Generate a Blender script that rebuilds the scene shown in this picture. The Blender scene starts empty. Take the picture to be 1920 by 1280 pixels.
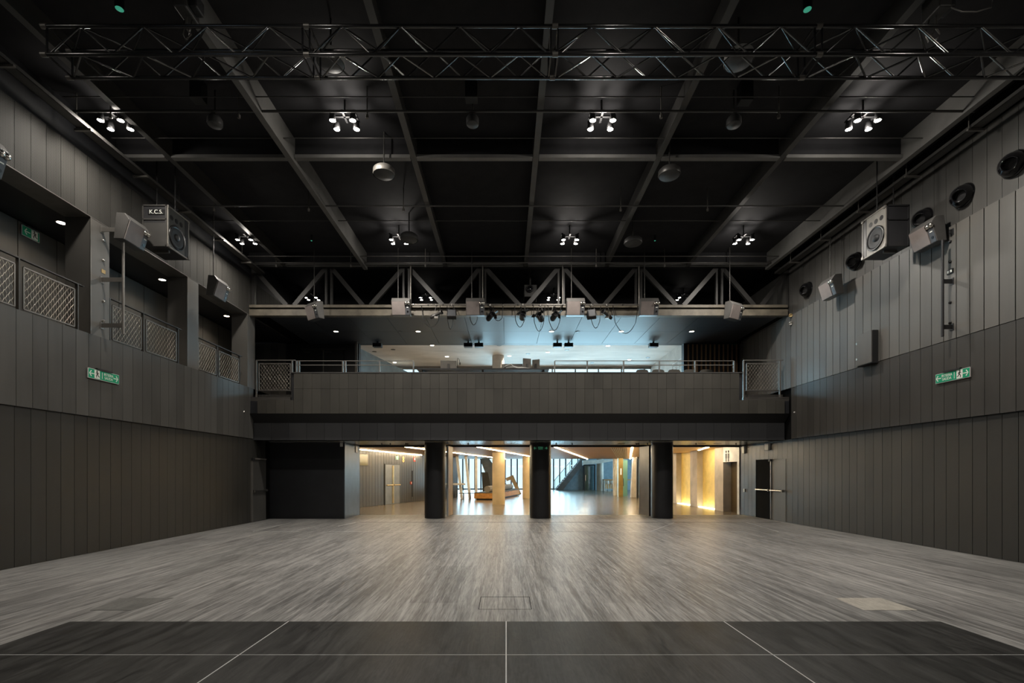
import bpy, math, random
from mathutils import Vector, Matrix, Euler
random.seed(7)
S = bpy.context.scene
C = S.collection
PI = math.pi

# ------------------------------------------------------------------ camera (17 mm shift lens, eye 1.62 m)
F, EYE, VX, VY = 910.0, 1.62, 949.0, 888.0
cd = bpy.data.cameras.new('camera'); cam = bpy.data.objects.new('camera', cd); C.objects.link(cam)
cam.location = (0, 0, EYE); cam.rotation_euler = (PI / 2, 0, 0)
cd.sensor_width = 36.0; cd.lens = F / 1920 * 36.0
cd.shift_x = (960 - VX) / 1920; cd.shift_y = (VY - 640) / 1920
cd.clip_start = 0.05; cd.clip_end = 300
S.camera = cam

# ------------------------------------------------------------------ sky and daylight
W = bpy.data.worlds.new('sky'); S.world = W; W.use_nodes = True
W.node_tree.nodes['Background'].inputs[0].default_value = (0.70, 0.86, 1.0, 1)
W.node_tree.nodes['Background'].inputs[1].default_value = 1.6

def area(name, loc, rot, sx, sy, power, col):
    l = bpy.data.lights.new(name, 'AREA'); l.shape = 'RECTANGLE'; l.size = sx; l.size_y = sy
    l.energy = power; l.color = col
    o = bpy.data.objects.new(name, l); C.objects.link(o); o.location = loc; o.rotation_euler = rot
    return o
DAY = (0.52, 0.79, 1.0)
area('daylight_lobby', (1.5, 51.2, 2.6), (-PI / 2, 0, 0), 19, 5.0, 2900, DAY)
area('daylight_upper', (3.6, 26.4, 5.5), (-PI / 2 - .35, 0, 0), 10, 2.6, 1250, (.52, .80, 1.0))
area('daylight_side', (22.6, 43.5, 2.4), (0, PI / 2, 0), 4.4, 11, 3600, DAY)
LAMP_W = 560.0          # power of one four-lamp cluster
WARM = (1.0, 0.93, 0.84)

S.view_settings.view_transform = 'Standard'; S.view_settings.look = 'None'
S.view_settings.exposure = 0.0; S.view_settings.gamma = 1.0
S.view_settings.use_curve_mapping = False
S.cycles.use_denoising = True
S.cycles.max_bounces = 8; S.cycles.diffuse_bounces = 4; S.cycles.glossy_bounces = 4
S.cycles.transparent_max_bounces = 12
S.cycles.sample_clamp_indirect = 6.0
S.cycles.caustics_reflective = False; S.cycles.caustics_refractive = False

def PX(x, Y): return (x - VX) / F * Y           # photo column -> metres across, at depth Y
def PZ(y, Y): return EYE + (VY - y) / F * Y     # photo row -> height, at depth Y
XL, XR = -8.494, 9.363                          # side walls (from their floor lines)
def LW(x): return F * XL / (x - VX)             # depth of a photo column on the left wall
def RW(x): return F * XR / (x - VX)             # ... on the right wall

# ------------------------------------------------------------------ materials
class N:
    def __init__(s, name):
        s.m = bpy.data.materials.new(name); s.m.use_nodes = True
        s.t = s.m.node_tree; s.b = s.t.nodes['Principled BSDF']
    def n(s, t, **k):
        o = s.t.nodes.new(t)
        for a, v in k.items(): setattr(o, a, v)
        return o
    def l(s, a, b): s.t.links.new(a, b)
    def set(s, **k):
        for a, v in k.items(): s.b.inputs[a.replace('_', ' ')].default_value = v
        return s
    def math(s, op, a, b=None, c=None):
        o = s.n('ShaderNodeMath', operation=op)
        for i, v in enumerate((a, b, c)):
            if v is None: continue
            if isinstance(v, (int, float)): o.inputs[i].default_value = v
            else: s.l(v, o.inputs[i])
        return o.outputs[0]
    def pos(s, scale):
        g = s.n('ShaderNodeNewGeometry'); v = s.n('ShaderNodeVectorMath', operation='MULTIPLY')
        s.l(g.outputs['Position'], v.inputs[0]); v.inputs[1].default_value = scale
        return v.outputs[0]
    def noise(s, scale, detail=4, rough=.55, dist=0.0):
        n = s.n('ShaderNodeTexNoise'); n.inputs['Scale'].default_value = 1.0
        n.inputs['Detail'].default_value = detail; n.inputs['Roughness'].default_value = rough
        n.inputs['Distortion'].default_value = dist
        s.l(s.pos(scale), n.inputs['Vector']); return n.outputs[0]
    def ramp(s, f, stops):
        r = s.n('ShaderNodeValToRGB'); e = r.color_ramp.elements
        while len(e) < len(stops): e.new(.5)
        for i, (p, c) in enumerate(stops):
            e[i].position = p; e[i].color = (*(c if isinstance(c, tuple) else (c, c, c)), 1)
        s.l(f, r.inputs[0]); return r.outputs[0]
    def mul(s, col, f):
        v = s.n('ShaderNodeVectorMath', operation='SCALE'); s.l(col, v.inputs[0]); s.l(f, v.inputs['Scale'])
        return v.outputs[0]
    def bump(s, h, strength, dist=.01):
        b = s.n('ShaderNodeBump'); b.inputs['Strength'].default_value = strength; b.inputs['Distance'].default_value = dist
        s.l(h, b.inputs['Height']); s.l(b.outputs[0], s.b.inputs['Normal'])

M = {}
def plain(key, col, rough=.5, metal=0.0, var=.15, scale=(3, 3, 3), spec=.5):
    n = N(key); n.set(Roughness=rough, Metallic=metal); n.b.inputs['Specular IOR Level'].default_value = spec
    f = n.noise(scale, 4)
    lo = tuple(c * (1 - var) for c in col); hi = tuple(min(1, c * (1 + var)) for c in col)
    n.l(n.ramp(f, [(.3, lo), (.7, hi)]), n.b.inputs['Base Color'])
    M[key] = n.m; return n

def panel_mat(key, col, rough, perf=False, smudge=.35, spec=.5):
    n = N(key); n.set(Roughness=rough)
    streak = n.noise((2.2, 5.0, .5), 5, .6)
    cloud = n.noise((.9, .9, .9), 5, .6)
    oi = n.n('ShaderNodeObjectInfo')
    f = n.math('ADD', n.math('MULTIPLY', streak, smudge), n.math('MULTIPLY', cloud, smudge))
    f = n.math('ADD', f, n.math('MULTIPLY', oi.outputs['Random'], .28))
    f = n.math('ADD', f, 1.0 - smudge - .14)
    base = n.n('ShaderNodeRGB'); base.outputs[0].default_value = (*col, 1)
    c = n.mul(base.outputs[0], f)
    if perf:                                    # punched holes, 28 mm pitch
        fr = n.n('ShaderNodeVectorMath', operation='FRACTION'); n.l(n.pos((0, 36, 36)), fr.inputs[0])
        sb = n.n('ShaderNodeVectorMath', operation='SUBTRACT'); n.l(fr.outputs[0], sb.inputs[0]); sb.inputs[1].default_value = (0, .5, .5)
        ln = n.n('ShaderNodeVectorMath', operation='LENGTH'); n.l(sb.outputs[0], ln.inputs[0])
        hole = n.math('GREATER_THAN', ln.outputs['Value'], .27)
        c = n.mul(c, n.math('ADD', n.math('MULTIPLY', hole, .75), .25))
    n.l(c, n.b.inputs['Base Color'])
    n.b.inputs['Specular IOR Level'].default_value = spec
    n.l(n.math('ADD', n.math('MULTIPLY', cloud, .3 if smudge > .2 else .0), rough - (.15 if smudge > .2 else 0)), n.b.inputs['Roughness'])
    M[key] = n.m
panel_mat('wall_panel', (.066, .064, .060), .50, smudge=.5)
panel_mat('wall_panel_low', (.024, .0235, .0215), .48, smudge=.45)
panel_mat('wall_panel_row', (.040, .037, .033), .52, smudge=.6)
panel_mat('wall_panel_perforated', (.066, .064, .059), .62, True, spec=.10)
panel_mat('wall_panel_mid', (.110, .105, .096), .48)
panel_mat('fascia', (.046, .043, .036), .55, smudge=.75)
panel_mat('soffit_metal', (.034, .036, .041), .46, smudge=.15, spec=.33)
panel_mat('soffit_low', (.16, .158, .155), .26, smudge=.12, spec=.7)
panel_mat('lower_beam', (.040, .041, .044), .55)
panel_mat('lobby_panel', (.062, .060, .057), .38)
plain('backing', (.006, .006, .006), .9, spec=.08)
plain('black_paint', (.012, .012, .013), .55)
plain('black_wall', (.016, .017, .020), .50)
plain('ceiling_black', (.022, .022, .024), .8, spec=.2)
plain('beam_grey', (.055, .054, .052), .45)
plain('beam_lit', (.15, .148, .142), .42)  # lamplight on these beam faces is put into the paler colour
plain('truss_steel', (.026, .025, .024), .5)
plain('steel_dark', (.06, .058, .055), .42, .3)
plain('steel_grey', (.19, .18, .165), .38, .5)
plain('chord_paint', (.135, .118, .090), .55, var=.35)
plain('truss_black', (.012, .012, .013), .16, spec=1.0)
plain('brace_glint', (.22, .22, .215), .2, .8)  # brighter metal stands in for highlights on the glossy black braces
plain('chrome', (.62, .60, .56), .25, 1.0)
plain('wire', (.50, .47, .41), .35, .7)
plain('speaker_black', (.018, .018, .02), .45)
plain('speaker_grey', (.095, .092, .088), .4, .2)
plain('grille', (.20, .172, .162), .7)
plain('plate_blue', (.070, .074, .082), .55)
plain('sub_face', (.24, .225, .20), .5)  # stronger light on the right baffle is put into this paler colour
plain('sub_shaded', (.055, .053, .048), .5)  # weaker light on the left baffle is put into this darker colour
plain('rubber', (.008, .008, .009), .35)
plain('cone', (.018, .019, .021), .6)
plain('column_black', (.016, .016, .018), .42)
plain('leaf_grey', (.10, .10, .10), .36)
plain('return_grey', (.075, .088, .102), .36)
plain('leaf_light', (.20, .215, .23), .4)
plain('leaf_wood', (.50, .36, .20), .45)
plain('white_edge', (.65, .66, .66), .4)
plain('concrete', (.46, .42, .37), .7, var=.22, scale=(1.2, 1.2, 1.2))
plain('concrete_warm', (.62, .50, .31), .7, var=.12, scale=(1.5, 1.5, 1.5))
plain('yellow_panel', (.80, .62, .20), .55, var=.10)
plain('bench_wood', (.52, .25, .07), .4, var=.25, scale=(6, 1, 6))
plain('bolster', (.22, .20, .17), .8)
plain('table_wood', (.50, .28, .11), .45)
plain('gold', (.40, .29, .10), .4, .4)
plain('white_paint', (.70, .70, .68), .5)
plain('stair_grey', (.16, .17, .19), .5)
plain('blue_wall', (.22, .30, .36), .5)
plain('sign_green', (.0, .30, .15), .5, var=.05)
plain('sign_white', (.80, .82, .76), .5, var=.03)
plain('sign_black', (.03, .03, .02), .5)
plain('sign_dim', (.008, .03, .022), .5)
plain('sign_dim2', (.05, .16, .12), .5)
plain('brass', (.62, .45, .22), .3, .8)
plain('red', (.55, .06, .03), .4)
plain('orange', (.75, .30, .08), .5)
plain('batten', (.46, .27, .14), .5, var=.3, scale=(8, 8, 1))
plain('monitor', (.11, .10, .085), .5)
plain('cable', (.006, .006, .007), .5)
plain('white_cable', (.6, .6, .57), .5)
plain('duct_gloss', (.007, .007, .008), .12)
plain('seat_dark', (.05, .045, .035), .6)
plain('step_wood', (.05, .046, .042), .5, var=.4, scale=(2, 30, 30))
plain('brown_door', (.10, .075, .04), .35)
plain('screen', (.10, .085, .03), .12)
plain('ceiling_mic', (.045, .045, .045), .5)
plain('pale_disc', (.40, .40, .38), .5)

def floor_mat(key, lo, hi, rough, grain=(26, .55, 1), sheets=True, spec=.5, dist=1.2):
    n = N(key)
    g1 = n.noise(grain, 8, .62, dist)
    g2 = n.noise((grain[0] * 2.2, grain[1] * 3.2, 1), 5, .6, dist * 2)
    g3 = n.noise((.35, .22, 1), 3, .5)
    g4 = n.noise((46, 2.2, 1), 3, .5, dist * .8)
    f = n.math('ADD', n.math('MULTIPLY', g1, .60), n.math('MULTIPLY', g2, .30))
    f = n.math('ADD', f, n.math('MULTIPLY', g3, .22))
    f = n.math('ADD', f, n.math('MULTIPLY', n.math('SUBTRACT', g4, .5), .30))
    if sheets:
        br = n.n('ShaderNodeTexBrick'); br.inputs['Scale'].default_value = 1.0
        br.inputs['Brick Width'].default_value = 2.44; br.inputs['Row Height'].default_value = .61
        br.inputs['Mortar Size'].default_value = .002; br.offset = .5
        br.inputs['Color1'].default_value = (0, 0, 0, 1); br.inputs['Color2'].default_value = (1, 1, 1, 1); br.inputs['Mortar'].default_value = (0, 0, 0, 1)
        sw = n.n('ShaderNodeSeparateXYZ'); g = n.n('ShaderNodeNewGeometry'); n.l(g.outputs['Position'], sw.inputs[0])
        cb = n.n('ShaderNodeCombineXYZ'); n.l(sw.outputs[1], cb.inputs[0]); n.l(sw.outputs[0], cb.inputs[1])
        n.l(cb.outputs[0], br.inputs['Vector'])
        f = n.math('ADD', f, n.math('MULTIPLY', n.math('SUBTRACT', br.outputs['Color'], .5), .055))
    n.l(n.ramp(f, [(.46, lo), (.72, hi)]), n.b.inputs['Base Color'])
    vr = .30 if dist > .5 else .06
    n.l(n.math('ADD', n.math('MULTIPLY', g1, vr), rough - vr / 2), n.b.inputs['Roughness'])
    n.bump(g2, .12 if dist > .5 else .02, .004)
    n.b.inputs['Specular IOR Level'].default_value = spec
    M[key] = n.m
floor_mat('floor_wood', (.11, .109, .106), (.41, .405, .39), .42, (11, .45, 1), True, .38)
floor_mat('floor_lift', (.010, .010, .010), (.050, .050, .048), .40, (6, 1.1, 1), False, .22)
floor_mat('floor_lobby', (.14, .118, .09), (.23, .185, .13), .24, (5, .5, 1), True, .40, .1)
floor_mat('floor_worn', (.32, .30, .26), (.52, .49, .43), .5, (12, 4, 1), False)
floor_mat('floor_dark_patch', (.09, .09, .086), (.20, .20, .19), .45, (12, 4, 1), False)

n = N('lobby_ceiling_wood'); n.set(Roughness=.45)                       # narrow boards across the lobby
g = n.n('ShaderNodeNewGeometry'); sp = n.n('ShaderNodeSeparateXYZ'); n.l(g.outputs['Position'], sp.inputs[0])
u = n.math('ADD', sp.outputs[1], n.math('MULTIPLY', sp.outputs[0], .25))
fr = n.math('FRACT', n.math('MULTIPLY', u, 2.2))
joint = n.math('GREATER_THAN', fr, .12)
gr = n.noise((.8, 9, 3), 5)
n.l(n.mul(n.ramp(gr, [(.3, (.34, .19, .07)), (.7, (.56, .34, .15))]), n.math('ADD', n.math('MULTIPLY', joint, .75), .25)), n.b.inputs['Base Color'])
M['lobby_ceiling_wood'] = n.m

n = N('concrete_board'); n.set(Roughness=.75)                           # board-marked concrete vault
gr = n.noise((.5, 1.6, 2), 8, .65); gr2 = n.noise((.4, .4, .4), 4)
n.l(n.ramp(n.math('ADD', n.math('MULTIPLY', gr, .6), n.math('MULTIPLY', gr2, .4)), [(.3, (.34, .31, .28)), (.7, (.66, .62, .57))]), n.b.inputs['Base Color'])
n.bump(gr, .3, .02); M['concrete_board'] = n.m

def emit(key, col, s):
    n = N(key); n.b.inputs['Base Color'].default_value = (*[c * .6 for c in col], 1)
    nz = n.noise((9, 9, 9), 2); n.l(n.ramp(nz, [(0, tuple(c * .96 for c in col)), (1, col)]), n.b.inputs['Emission Color'])
    n.b.inputs['Emission Strength'].default_value = s; M[key] = n.m
emit('lamp_glow', (1, .93, .80), 60)
emit('downlight_glow', (1, .84, .66), 22)
emit('tube_glow', (1, .80, .52), 60)
emit('slot_glow', (1, .90, .62), 7)
emit('niche_glow', (1, .80, .36), 34)
emit('green_led', (.06, .42, .27), .55)
emit('blue_led', (.05, .1, .9), 1.0)
emit('sign_lit_green', (.03, .32, .16), .35)
emit('sign_lit_white', (.8, .95, .8), .5)
emit('sign_lit_dim', (.10, .45, .24), .35)
emit('icon_white', (1, .95, .85), .7)
emit('icon_orange', (1, .55, .2), .8)

n = N('glass'); t = n.n('ShaderNodeBsdfTransparent'); t.inputs[0].default_value = (.90, .97, .97, 1)
gl = n.n('ShaderNodeBsdfGlossy'); gl.inputs['Roughness'].default_value = .03
mx = n.n('ShaderNodeMixShader'); fz = n.n('ShaderNodeFresnel'); n.l(fz.outputs[0], mx.inputs[0])
n.l(t.outputs[0], mx.inputs[1]); n.l(gl.outputs[0], mx.inputs[2]); n.l(mx.outputs[0], n.t.nodes['Material Output'].inputs[0]); M['glass'] = n.m
n = N('green_glass'); t = n.n('ShaderNodeBsdfTransparent'); t.inputs[0].default_value = (.62, .92, .80, 1)
d = n.n('ShaderNodeBsdfDiffuse'); d.inputs[0].default_value = (.45, .75, .65, 1)
mx = n.n('ShaderNodeMixShader'); mx.inputs[0].default_value = .45
n.l(t.outputs[0], mx.inputs[1]); n.l(d.outputs[0], mx.inputs[2]); n.l(mx.outputs[0], n.t.nodes['Material Output'].inputs[0]); M['green_glass'] = n.m

# ------------------------------------------------------------------ mesh helpers
def basis(d):
    d = Vector(d).normalized(); a = Vector((0, 0, 1)) if abs(d.z) < .9 else Vector((1, 0, 0))
    u = d.cross(a).normalized(); return u, d.cross(u).normalized()
class MB:
    def __init__(s): s.v = []; s.f = []; s.sm = []
    def add(s, vs, fs, smooth=False):
        o = len(s.v); s.v += [Vector(p) for p in vs]
        for f in fs: s.f.append([i + o for i in f]); s.sm.append(smooth)
        return s
    def box(s, x0, x1, y0, y1, z0, z1):
        return s.add([(x, y, z) for x in (x0, x1) for y in (y0, y1) for z in (z0, z1)],
                     [(0, 1, 3, 2), (4, 6, 7, 5), (0, 4, 5, 1), (2, 3, 7, 6), (0, 2, 6, 4), (1, 5, 7, 3)])
    def cbox(s, c, dx, dy, dz): return s.box(c[0] - dx / 2, c[0] + dx / 2, c[1] - dy / 2, c[1] + dy / 2, c[2] - dz / 2, c[2] + dz / 2)
    def bar(s, p, q, w, h=None, up=None):
        p, q = Vector(p), Vector(q); h = h or w; d = (q - p).normalized()
        if up is None: u, v = basis(d)
        else: u = d.cross(Vector(up)).normalized(); v = u.cross(d).normalized()
        vs = [e + u * a * w / 2 + v * b * h / 2 for e in (p, q) for a, b in ((-1, -1), (1, -1), (1, 1), (-1, 1))]
        return s.add(vs, [(3, 2, 1, 0), (4, 5, 6, 7)] + [(i, (i + 1) % 4, (i + 1) % 4 + 4, i + 4) for i in range(4)])
    def cyl(s, p, q, r, n=16, r2=None, cap=True):
        p, q = Vector(p), Vector(q); u, v = basis(q - p); r2 = r if r2 is None else r2
        vs = [e + (u * math.cos(2 * PI * k / n) + v * math.sin(2 * PI * k / n)) * R for e, R in ((p, r), (q, r2)) for k in range(n)]
        s.add(vs, [(k, (k + 1) % n, (k + 1) % n + n, k + n) for k in range(n)], True)
        if cap: s.add(vs[:n], [tuple(range(n))[::-1]]); s.add(vs[n:], [tuple(range(n))])
        return s
    def lathe(s, p, d, prof, n=24):                       # prof: (distance along d, radius)
        p = Vector(p); d = Vector(d).normalized(); u, v = basis(d)
        vs = [p + d * t + (u * math.cos(2 * PI * k / n) + v * math.sin(2 * PI * k / n)) * r for t, r in prof for k in range(n)]
        return s.add(vs, [(j * n + k, j * n + (k + 1) % n, (j + 1) * n + (k + 1) % n, (j + 1) * n + k) for j in range(len(prof) - 1) for k in range(n)], True)
    def tube(s, pts, r, n=6):
        pts = [Vector(p) for p in pts]; rings = []
        for i, p in enumerate(pts):
            d = (pts[min(i + 1, len(pts) - 1)] - pts[max(i - 1, 0)]); u, v = basis(d)
            rings += [p + (u * math.cos(2 * PI * k / n) + v * math.sin(2 * PI * k / n)) * r for k in range(n)]
        m = len(pts)
        return s.add(rings, [(j * n + k, j * n + (k + 1) % n, (j + 1) * n + (k + 1) % n, (j + 1) * n + k) for j in range(m - 1) for k in range(n)] +
                     [tuple(range(n))[::-1], tuple(range((m - 1) * n, m * n))], True)
    def prism(s, poly, vec):                              # poly of 3D points pushed along vec
        n = len(poly); a = [Vector(p) for p in poly]; b = [p + Vector(vec) for p in a]
        return s.add(a + b, [tuple(range(n))[::-1], tuple(range(n, 2 * n))] + [(i, (i + 1) % n, (i + 1) % n + n, i + n) for i in range(n)])
    def mesh(s, name, mat, off=(0, 0, 0)):
        me = bpy.data.meshes.new(name); off = Vector(off)
        me.from_pydata([p - off for p in s.v], [], s.f); me.materials.append(M[mat])
        me.polygons.foreach_set('use_smooth', s.sm)
        import bmesh
        bm = bmesh.new(); bm.from_mesh(me); bmesh.ops.recalc_face_normals(bm, faces=bm.faces); bm.to_mesh(me); bm.free()
        me.update(); return me
    def build(s, name, mat, parent=None, origin=None, local=False, bevel=0.0):
        """world-space vertices unless local; top-level objects get their origin at the base"""
        if local: off = Vector((0, 0, 0)); loc = Vector((0, 0, 0))
        elif parent is not None:
            off = wloc(parent); loc = Vector((0, 0, 0))
        else:
            xs = [p.x for p in s.v]; ys = [p.y for p in s.v]; zs = [p.z for p in s.v]
            off = Vector(origin) if origin else Vector(((min(xs) + max(xs)) / 2, (min(ys) + max(ys)) / 2, min(zs))); loc = off
        o = bpy.data.objects.new(name, s.mesh(name, mat, off)); C.objects.link(o); o.location = loc
        if parent is not None: o.parent = parent
        if bevel:
            b = o.modifiers.new('bevel', 'BEVEL'); b.width = bevel; b.segments = 2; b.limit_method = 'ANGLE'
        return o
def wloc(o):
    v = Vector((0, 0, 0))
    while o is not None: v += o.location; o = o.parent
    return v
def tag(o, label, cat, group=None):
    o['label'] = label; o['category'] = cat
    if group: o['group'] = group
    return o
def thing(name, label, cat, loc, rz=0, group=None):
    o = bpy.data.objects.new(name, None); C.objects.link(o); o.empty_display_size = .2
    o.location = loc; o.rotation_euler = (0, 0, rz); return tag(o, label, cat, group)
def struct(name, mb, mat, label=None, **k):
    o = mb.build(name, mat, **k)
    if k.get('parent') is None:
        o['kind'] = 'structure'
        if label: o['label'] = label
    return o
def inst(name, me, loc, parent):                          # piece sharing mesh data, world location
    o = bpy.data.objects.new(name, me); C.objects.link(o); o.parent = parent; o.location = Vector(loc) - wloc(parent); return o
def copy_tree(o, parent=None):
    c = o.copy(); C.objects.link(c); c.parent = parent
    for ch in list(o.children): copy_tree(ch, c)
    return c
def text_mesh(s, size, mat, depth=.002, align='CENTER'):
    cu = bpy.data.curves.new('lettering', 'FONT'); cu.body = s; cu.size = size; cu.extrude = depth; cu.align_x = align; cu.align_y = 'CENTER'
    t = bpy.data.objects.new('lettering', cu); C.objects.link(t)
    dg = bpy.context.evaluated_depsgraph_get(); me = bpy.data.meshes.new_from_object(t.evaluated_get(dg))
    bpy.data.objects.remove(t); me.materials.clear(); me.materials.append(M[mat]); return me

# ================================================================== SETTING
Y0, YB = -6.0, 19.55                                      # hall from behind the camera to the lobby doors
# floors
floor = struct('floor', MB().box(XL - .3, XR + .3, Y0, YB - .4, -.20, 0), 'floor_wood', 'grey worn plywood floor of the black hall')
floor_lobby = struct('floor_lobby', MB().box(-14, 22, YB - .4, 53, -.20, 0), 'floor_lobby', 'polished wooden floor of the lobby beyond the columns')
# lift platforms in the foreground (dark boards with thin bright metal edges)
lx = [-4.78, -2.385, 0.0, 2.385, 4.76]; ly = [5.32, 4.335, 3.35, 2.365]
for i in range(4):
    for j in range(3):
        MB().box(lx[i] + .006, lx[i + 1] - .006, ly[j + 1] + .004, ly[j] - .004, -.01, .004).build('platform_board', 'floor_lift', floor)
for i in (1, 2, 3): MB().box(lx[i] - .0045, lx[i] + .0045, ly[3], ly[0], 0, .0055).build('edge_strip', 'white_edge', floor)
for j in (1, 2): MB().box(lx[0], lx[4], ly[j] - .0035, ly[j] + .0035, 0, .0055).build('edge_strip', 'white_edge', floor)
# far strip of boards with short bright joints
Yf, Yg = 13.62, 16.15
for xa, xb, w in ((474, 545, .012), (545, 580, .010), (617, 690, 0), (690, 714, .010), (790, 822, .010), (905, 915, .012), (1220, 1264, .014), (1460, 1400, .01)):
    if w: MB().bar((PX(xa, Yf), Yf, .001), (PX(xb, Yg) if abs(xa - xb) > 40 else PX(xb, Yf + 1.1), Yg if abs(xa - xb) > 40 else Yf + 1.1, .001), w, .004, (0, 0, 1)).build('joint_strip', 'white_edge', floor)
for xa, xb, w in ((617, 692, .028), (480, 560, .010), (1180, 1232, .024), (1240, 1400, .008), (700, 1170, .008)):
    MB().box(PX(xa, Yf), PX(xb, Yf), Yf - w / 2, Yf + w / 2, 0, .003).build('joint_strip', 'white_edge', floor)
MB().bar((PX(634, 15.0), 15.0, .001), (PX(667, 16.2), 16.2, .001), .03, .004, (0, 0, 1)).build('joint_strip', 'white_edge', floor)
MB().box(-4.9, XR - .2, 16.2, 16.23, 0, .003).build('joint_strip', 'backing', floor)
# hatch, pale patch and dark patch
ya, yb = F * EYE / (1142 - VY), F * EYE / (1119 - VY)
hat = MB().box(PX(897, ya), PX(997, ya), ya, yb, 0, .003).build('floor_hatch', 'floor_wood', floor)
for a in ((PX(897, ya), PX(898, ya), ya, yb), (PX(996, ya), PX(997, ya), ya, yb), (PX(897, ya), PX(997, ya), yb - .006, yb)):
    MB().box(*a, .001, .005).build('hatch_gap', 'backing', hat)
MB().prism([(PX(1612, 5.83), 5.76, 0), (PX(1716, 5.8), 5.76, 0), (PX(1655, 6.3), 6.33, 0), (PX(1569, 6.3), 6.33, 0)], (0, 0, .003)).build('worn_patch', 'floor_worn', floor)
MB().prism([(PX(178, 5.83), 5.76, 0), (PX(250, 5.8), 5.76, 0), (PX(322, 6.3), 6.33, 0), (PX(222, 6.3), 6.33, 0)], (0, 0, .003)).build('dark_patch', 'floor_dark_patch', floor)

PITCH = .2915
# ---- right wall: backing slab, four rows of narrow panels
wall_r = struct('wall_right', MB().box(XR + .05, XR + .30, Y0, YB, 0, 9.2), 'backing', 'dark panelled right hand wall of the hall')
DR0, DR1 = 17.12, 18.12                                    # door leaf coloured black to stand in for an open dark doorway (depths on the right wall)
def strip_row(parent, x, sgn, y_first, n, z0, z1, gap, mat, proud=0.0, skip=None):
    t = .05; me = MB().box(-t / 2, t / 2, -PITCH / 2 + gap / 2, PITCH / 2 - gap / 2, z0 + .004, z1 - .004).mesh('panel', mat)
    for k in range(n):
        y = y_first + (k + .5) * PITCH
        if skip and skip(y): continue
        inst('panel', me, (x + sgn * (t / 2 - proud), y, 0), parent)
ph = 8.87 - 48 * PITCH; nR = 85
nR = int((YB - ph) / PITCH)
def in_door(y): return DR0 - .02 < y < DR1 + .05
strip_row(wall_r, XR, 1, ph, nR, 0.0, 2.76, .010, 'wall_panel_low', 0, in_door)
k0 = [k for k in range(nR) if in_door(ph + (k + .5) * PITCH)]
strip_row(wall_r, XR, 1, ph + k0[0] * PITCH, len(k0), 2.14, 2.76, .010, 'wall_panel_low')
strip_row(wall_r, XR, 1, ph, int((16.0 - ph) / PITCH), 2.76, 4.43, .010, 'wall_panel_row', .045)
strip_row(wall_r, XR, 1, ph, nR, 4.43, 6.80, .018, 'wall_panel_mid', .055)
k1 = 30
strip_row(wall_r, XR, 1, ph + k1 * PITCH, nR - k1, 6.80, 8.40, .008, 'wall_panel', 0)
# ---- left wall
wall_l = struct('wall_left', MB().box(XL - .30, XL - .05, Y0, 17.55, 0, 4.475), 'backing', 'dark panelled left hand wall below the side gallery')
wall_lu = struct('wall_left_upper', MB().box(XL - .55, XL - .05, Y0, YB, 6.887, 9.2), 'black_wall', 'perforated panel band above the side gallery openings')
phl = 8.383 - 49 * PITCH; nL = int((17.4 - phl) / PITCH)
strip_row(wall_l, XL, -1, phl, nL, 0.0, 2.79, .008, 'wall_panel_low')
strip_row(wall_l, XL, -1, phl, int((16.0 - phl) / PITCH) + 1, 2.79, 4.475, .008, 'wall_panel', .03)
strip_row(wall_lu, XL, -1, phl, int((YB - phl) / PITCH), 6.887, 8.07, .008, 'wall_panel_perforated')
MB().box(XL - .52, XL + .004, Y0, 16.4, 6.868, 6.887).build('edge_trim', 'steel_grey', wall_lu)
for y in (3.9, 6.91, 9.92, 12.93, 15.94):                  # piers between the gallery openings
    p = MB().box(XL - .52, XL, y, y + .47, 4.475, 6.87).build('pier', 'wall_panel_mid', wall_l)
    MB().box(XL - .004, XL + .006, y - .006, y + .012, 4.475, 6.87).build('pier_edge', 'steel_grey', p)
# gallery shell behind the piers
struct('floor_gallery', MB().box(-10.2, XL - .05, Y0, 19.5, 4.28, 4.474), 'black_wall', 'dark floor of the side gallery')
wg = struct('wall_gallery', MB().box(-10.3, -10.14, Y0, 19.5, 4.475, 6.90), 'backing', 'dark panelled wall at the back of the side gallery')
meg = MB().box(0, .04, -.43, .43, 4.48, 6.86).mesh('panel', 'wall_panel')
for k in range(28): inst('panel', meg, (-10.14, -4.4 + .875 * k, 0), wg)
struct('ceiling_gallery', MB().box(-10.3, XL - .5, Y0, 19.5, 6.888, 7.1), 'black_wall', 'black ceiling of the side gallery')
# ---- wall behind the camera
struct('wall_rear', MB().box(XL - .3, XR + .3, Y0 - .2, Y0, 0, 9.2), 'black_wall', 'black wall behind the camera')
# ---- ceiling with steelwork
ZB = 8.44
ceil = struct('ceiling', MB().box(XL - .5, XR + .5, Y0, 20.2, 8.86, 9.2), 'ceiling_black', 'black hall ceiling with steel beams')
for X in (-7.28, -4.63, -2.0, .64, 3.30, 5.96, 8.60):
    if X in (-4.63, 8.60): MB().box(X - .06, X + .06, Y0, 16.0, ZB - .10, 8.86).build('beam', 'beam_lit', ceil)
    else: MB().box(X - .06, X + .06, Y0, 16.0, ZB, ZB + .02).box(X - .012, X + .012, Y0, 16.0, ZB + .02, 8.86).build('beam', 'beam_grey', ceil)
for Y, h in ((1.0, .16), (5.75, .16), (10.5, .16), (15.9, .2)):
    xs = [XL, -7.28, -4.63, -2.0, .64, 3.30, 5.96, 8.60]
    for a, b in zip(xs[:-1], xs[1:]):
        MB().box(a + .07, b - .07, Y - .06, Y + .06, ZB - .02, ZB + .05).build('cross_beam', 'beam_lit', ceil)
        MB().box(a + .07, b - .07, Y - .012, Y + .012, ZB + .05, 8.86).build('cross_beam_web', 'ceiling_black', ceil)
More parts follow.
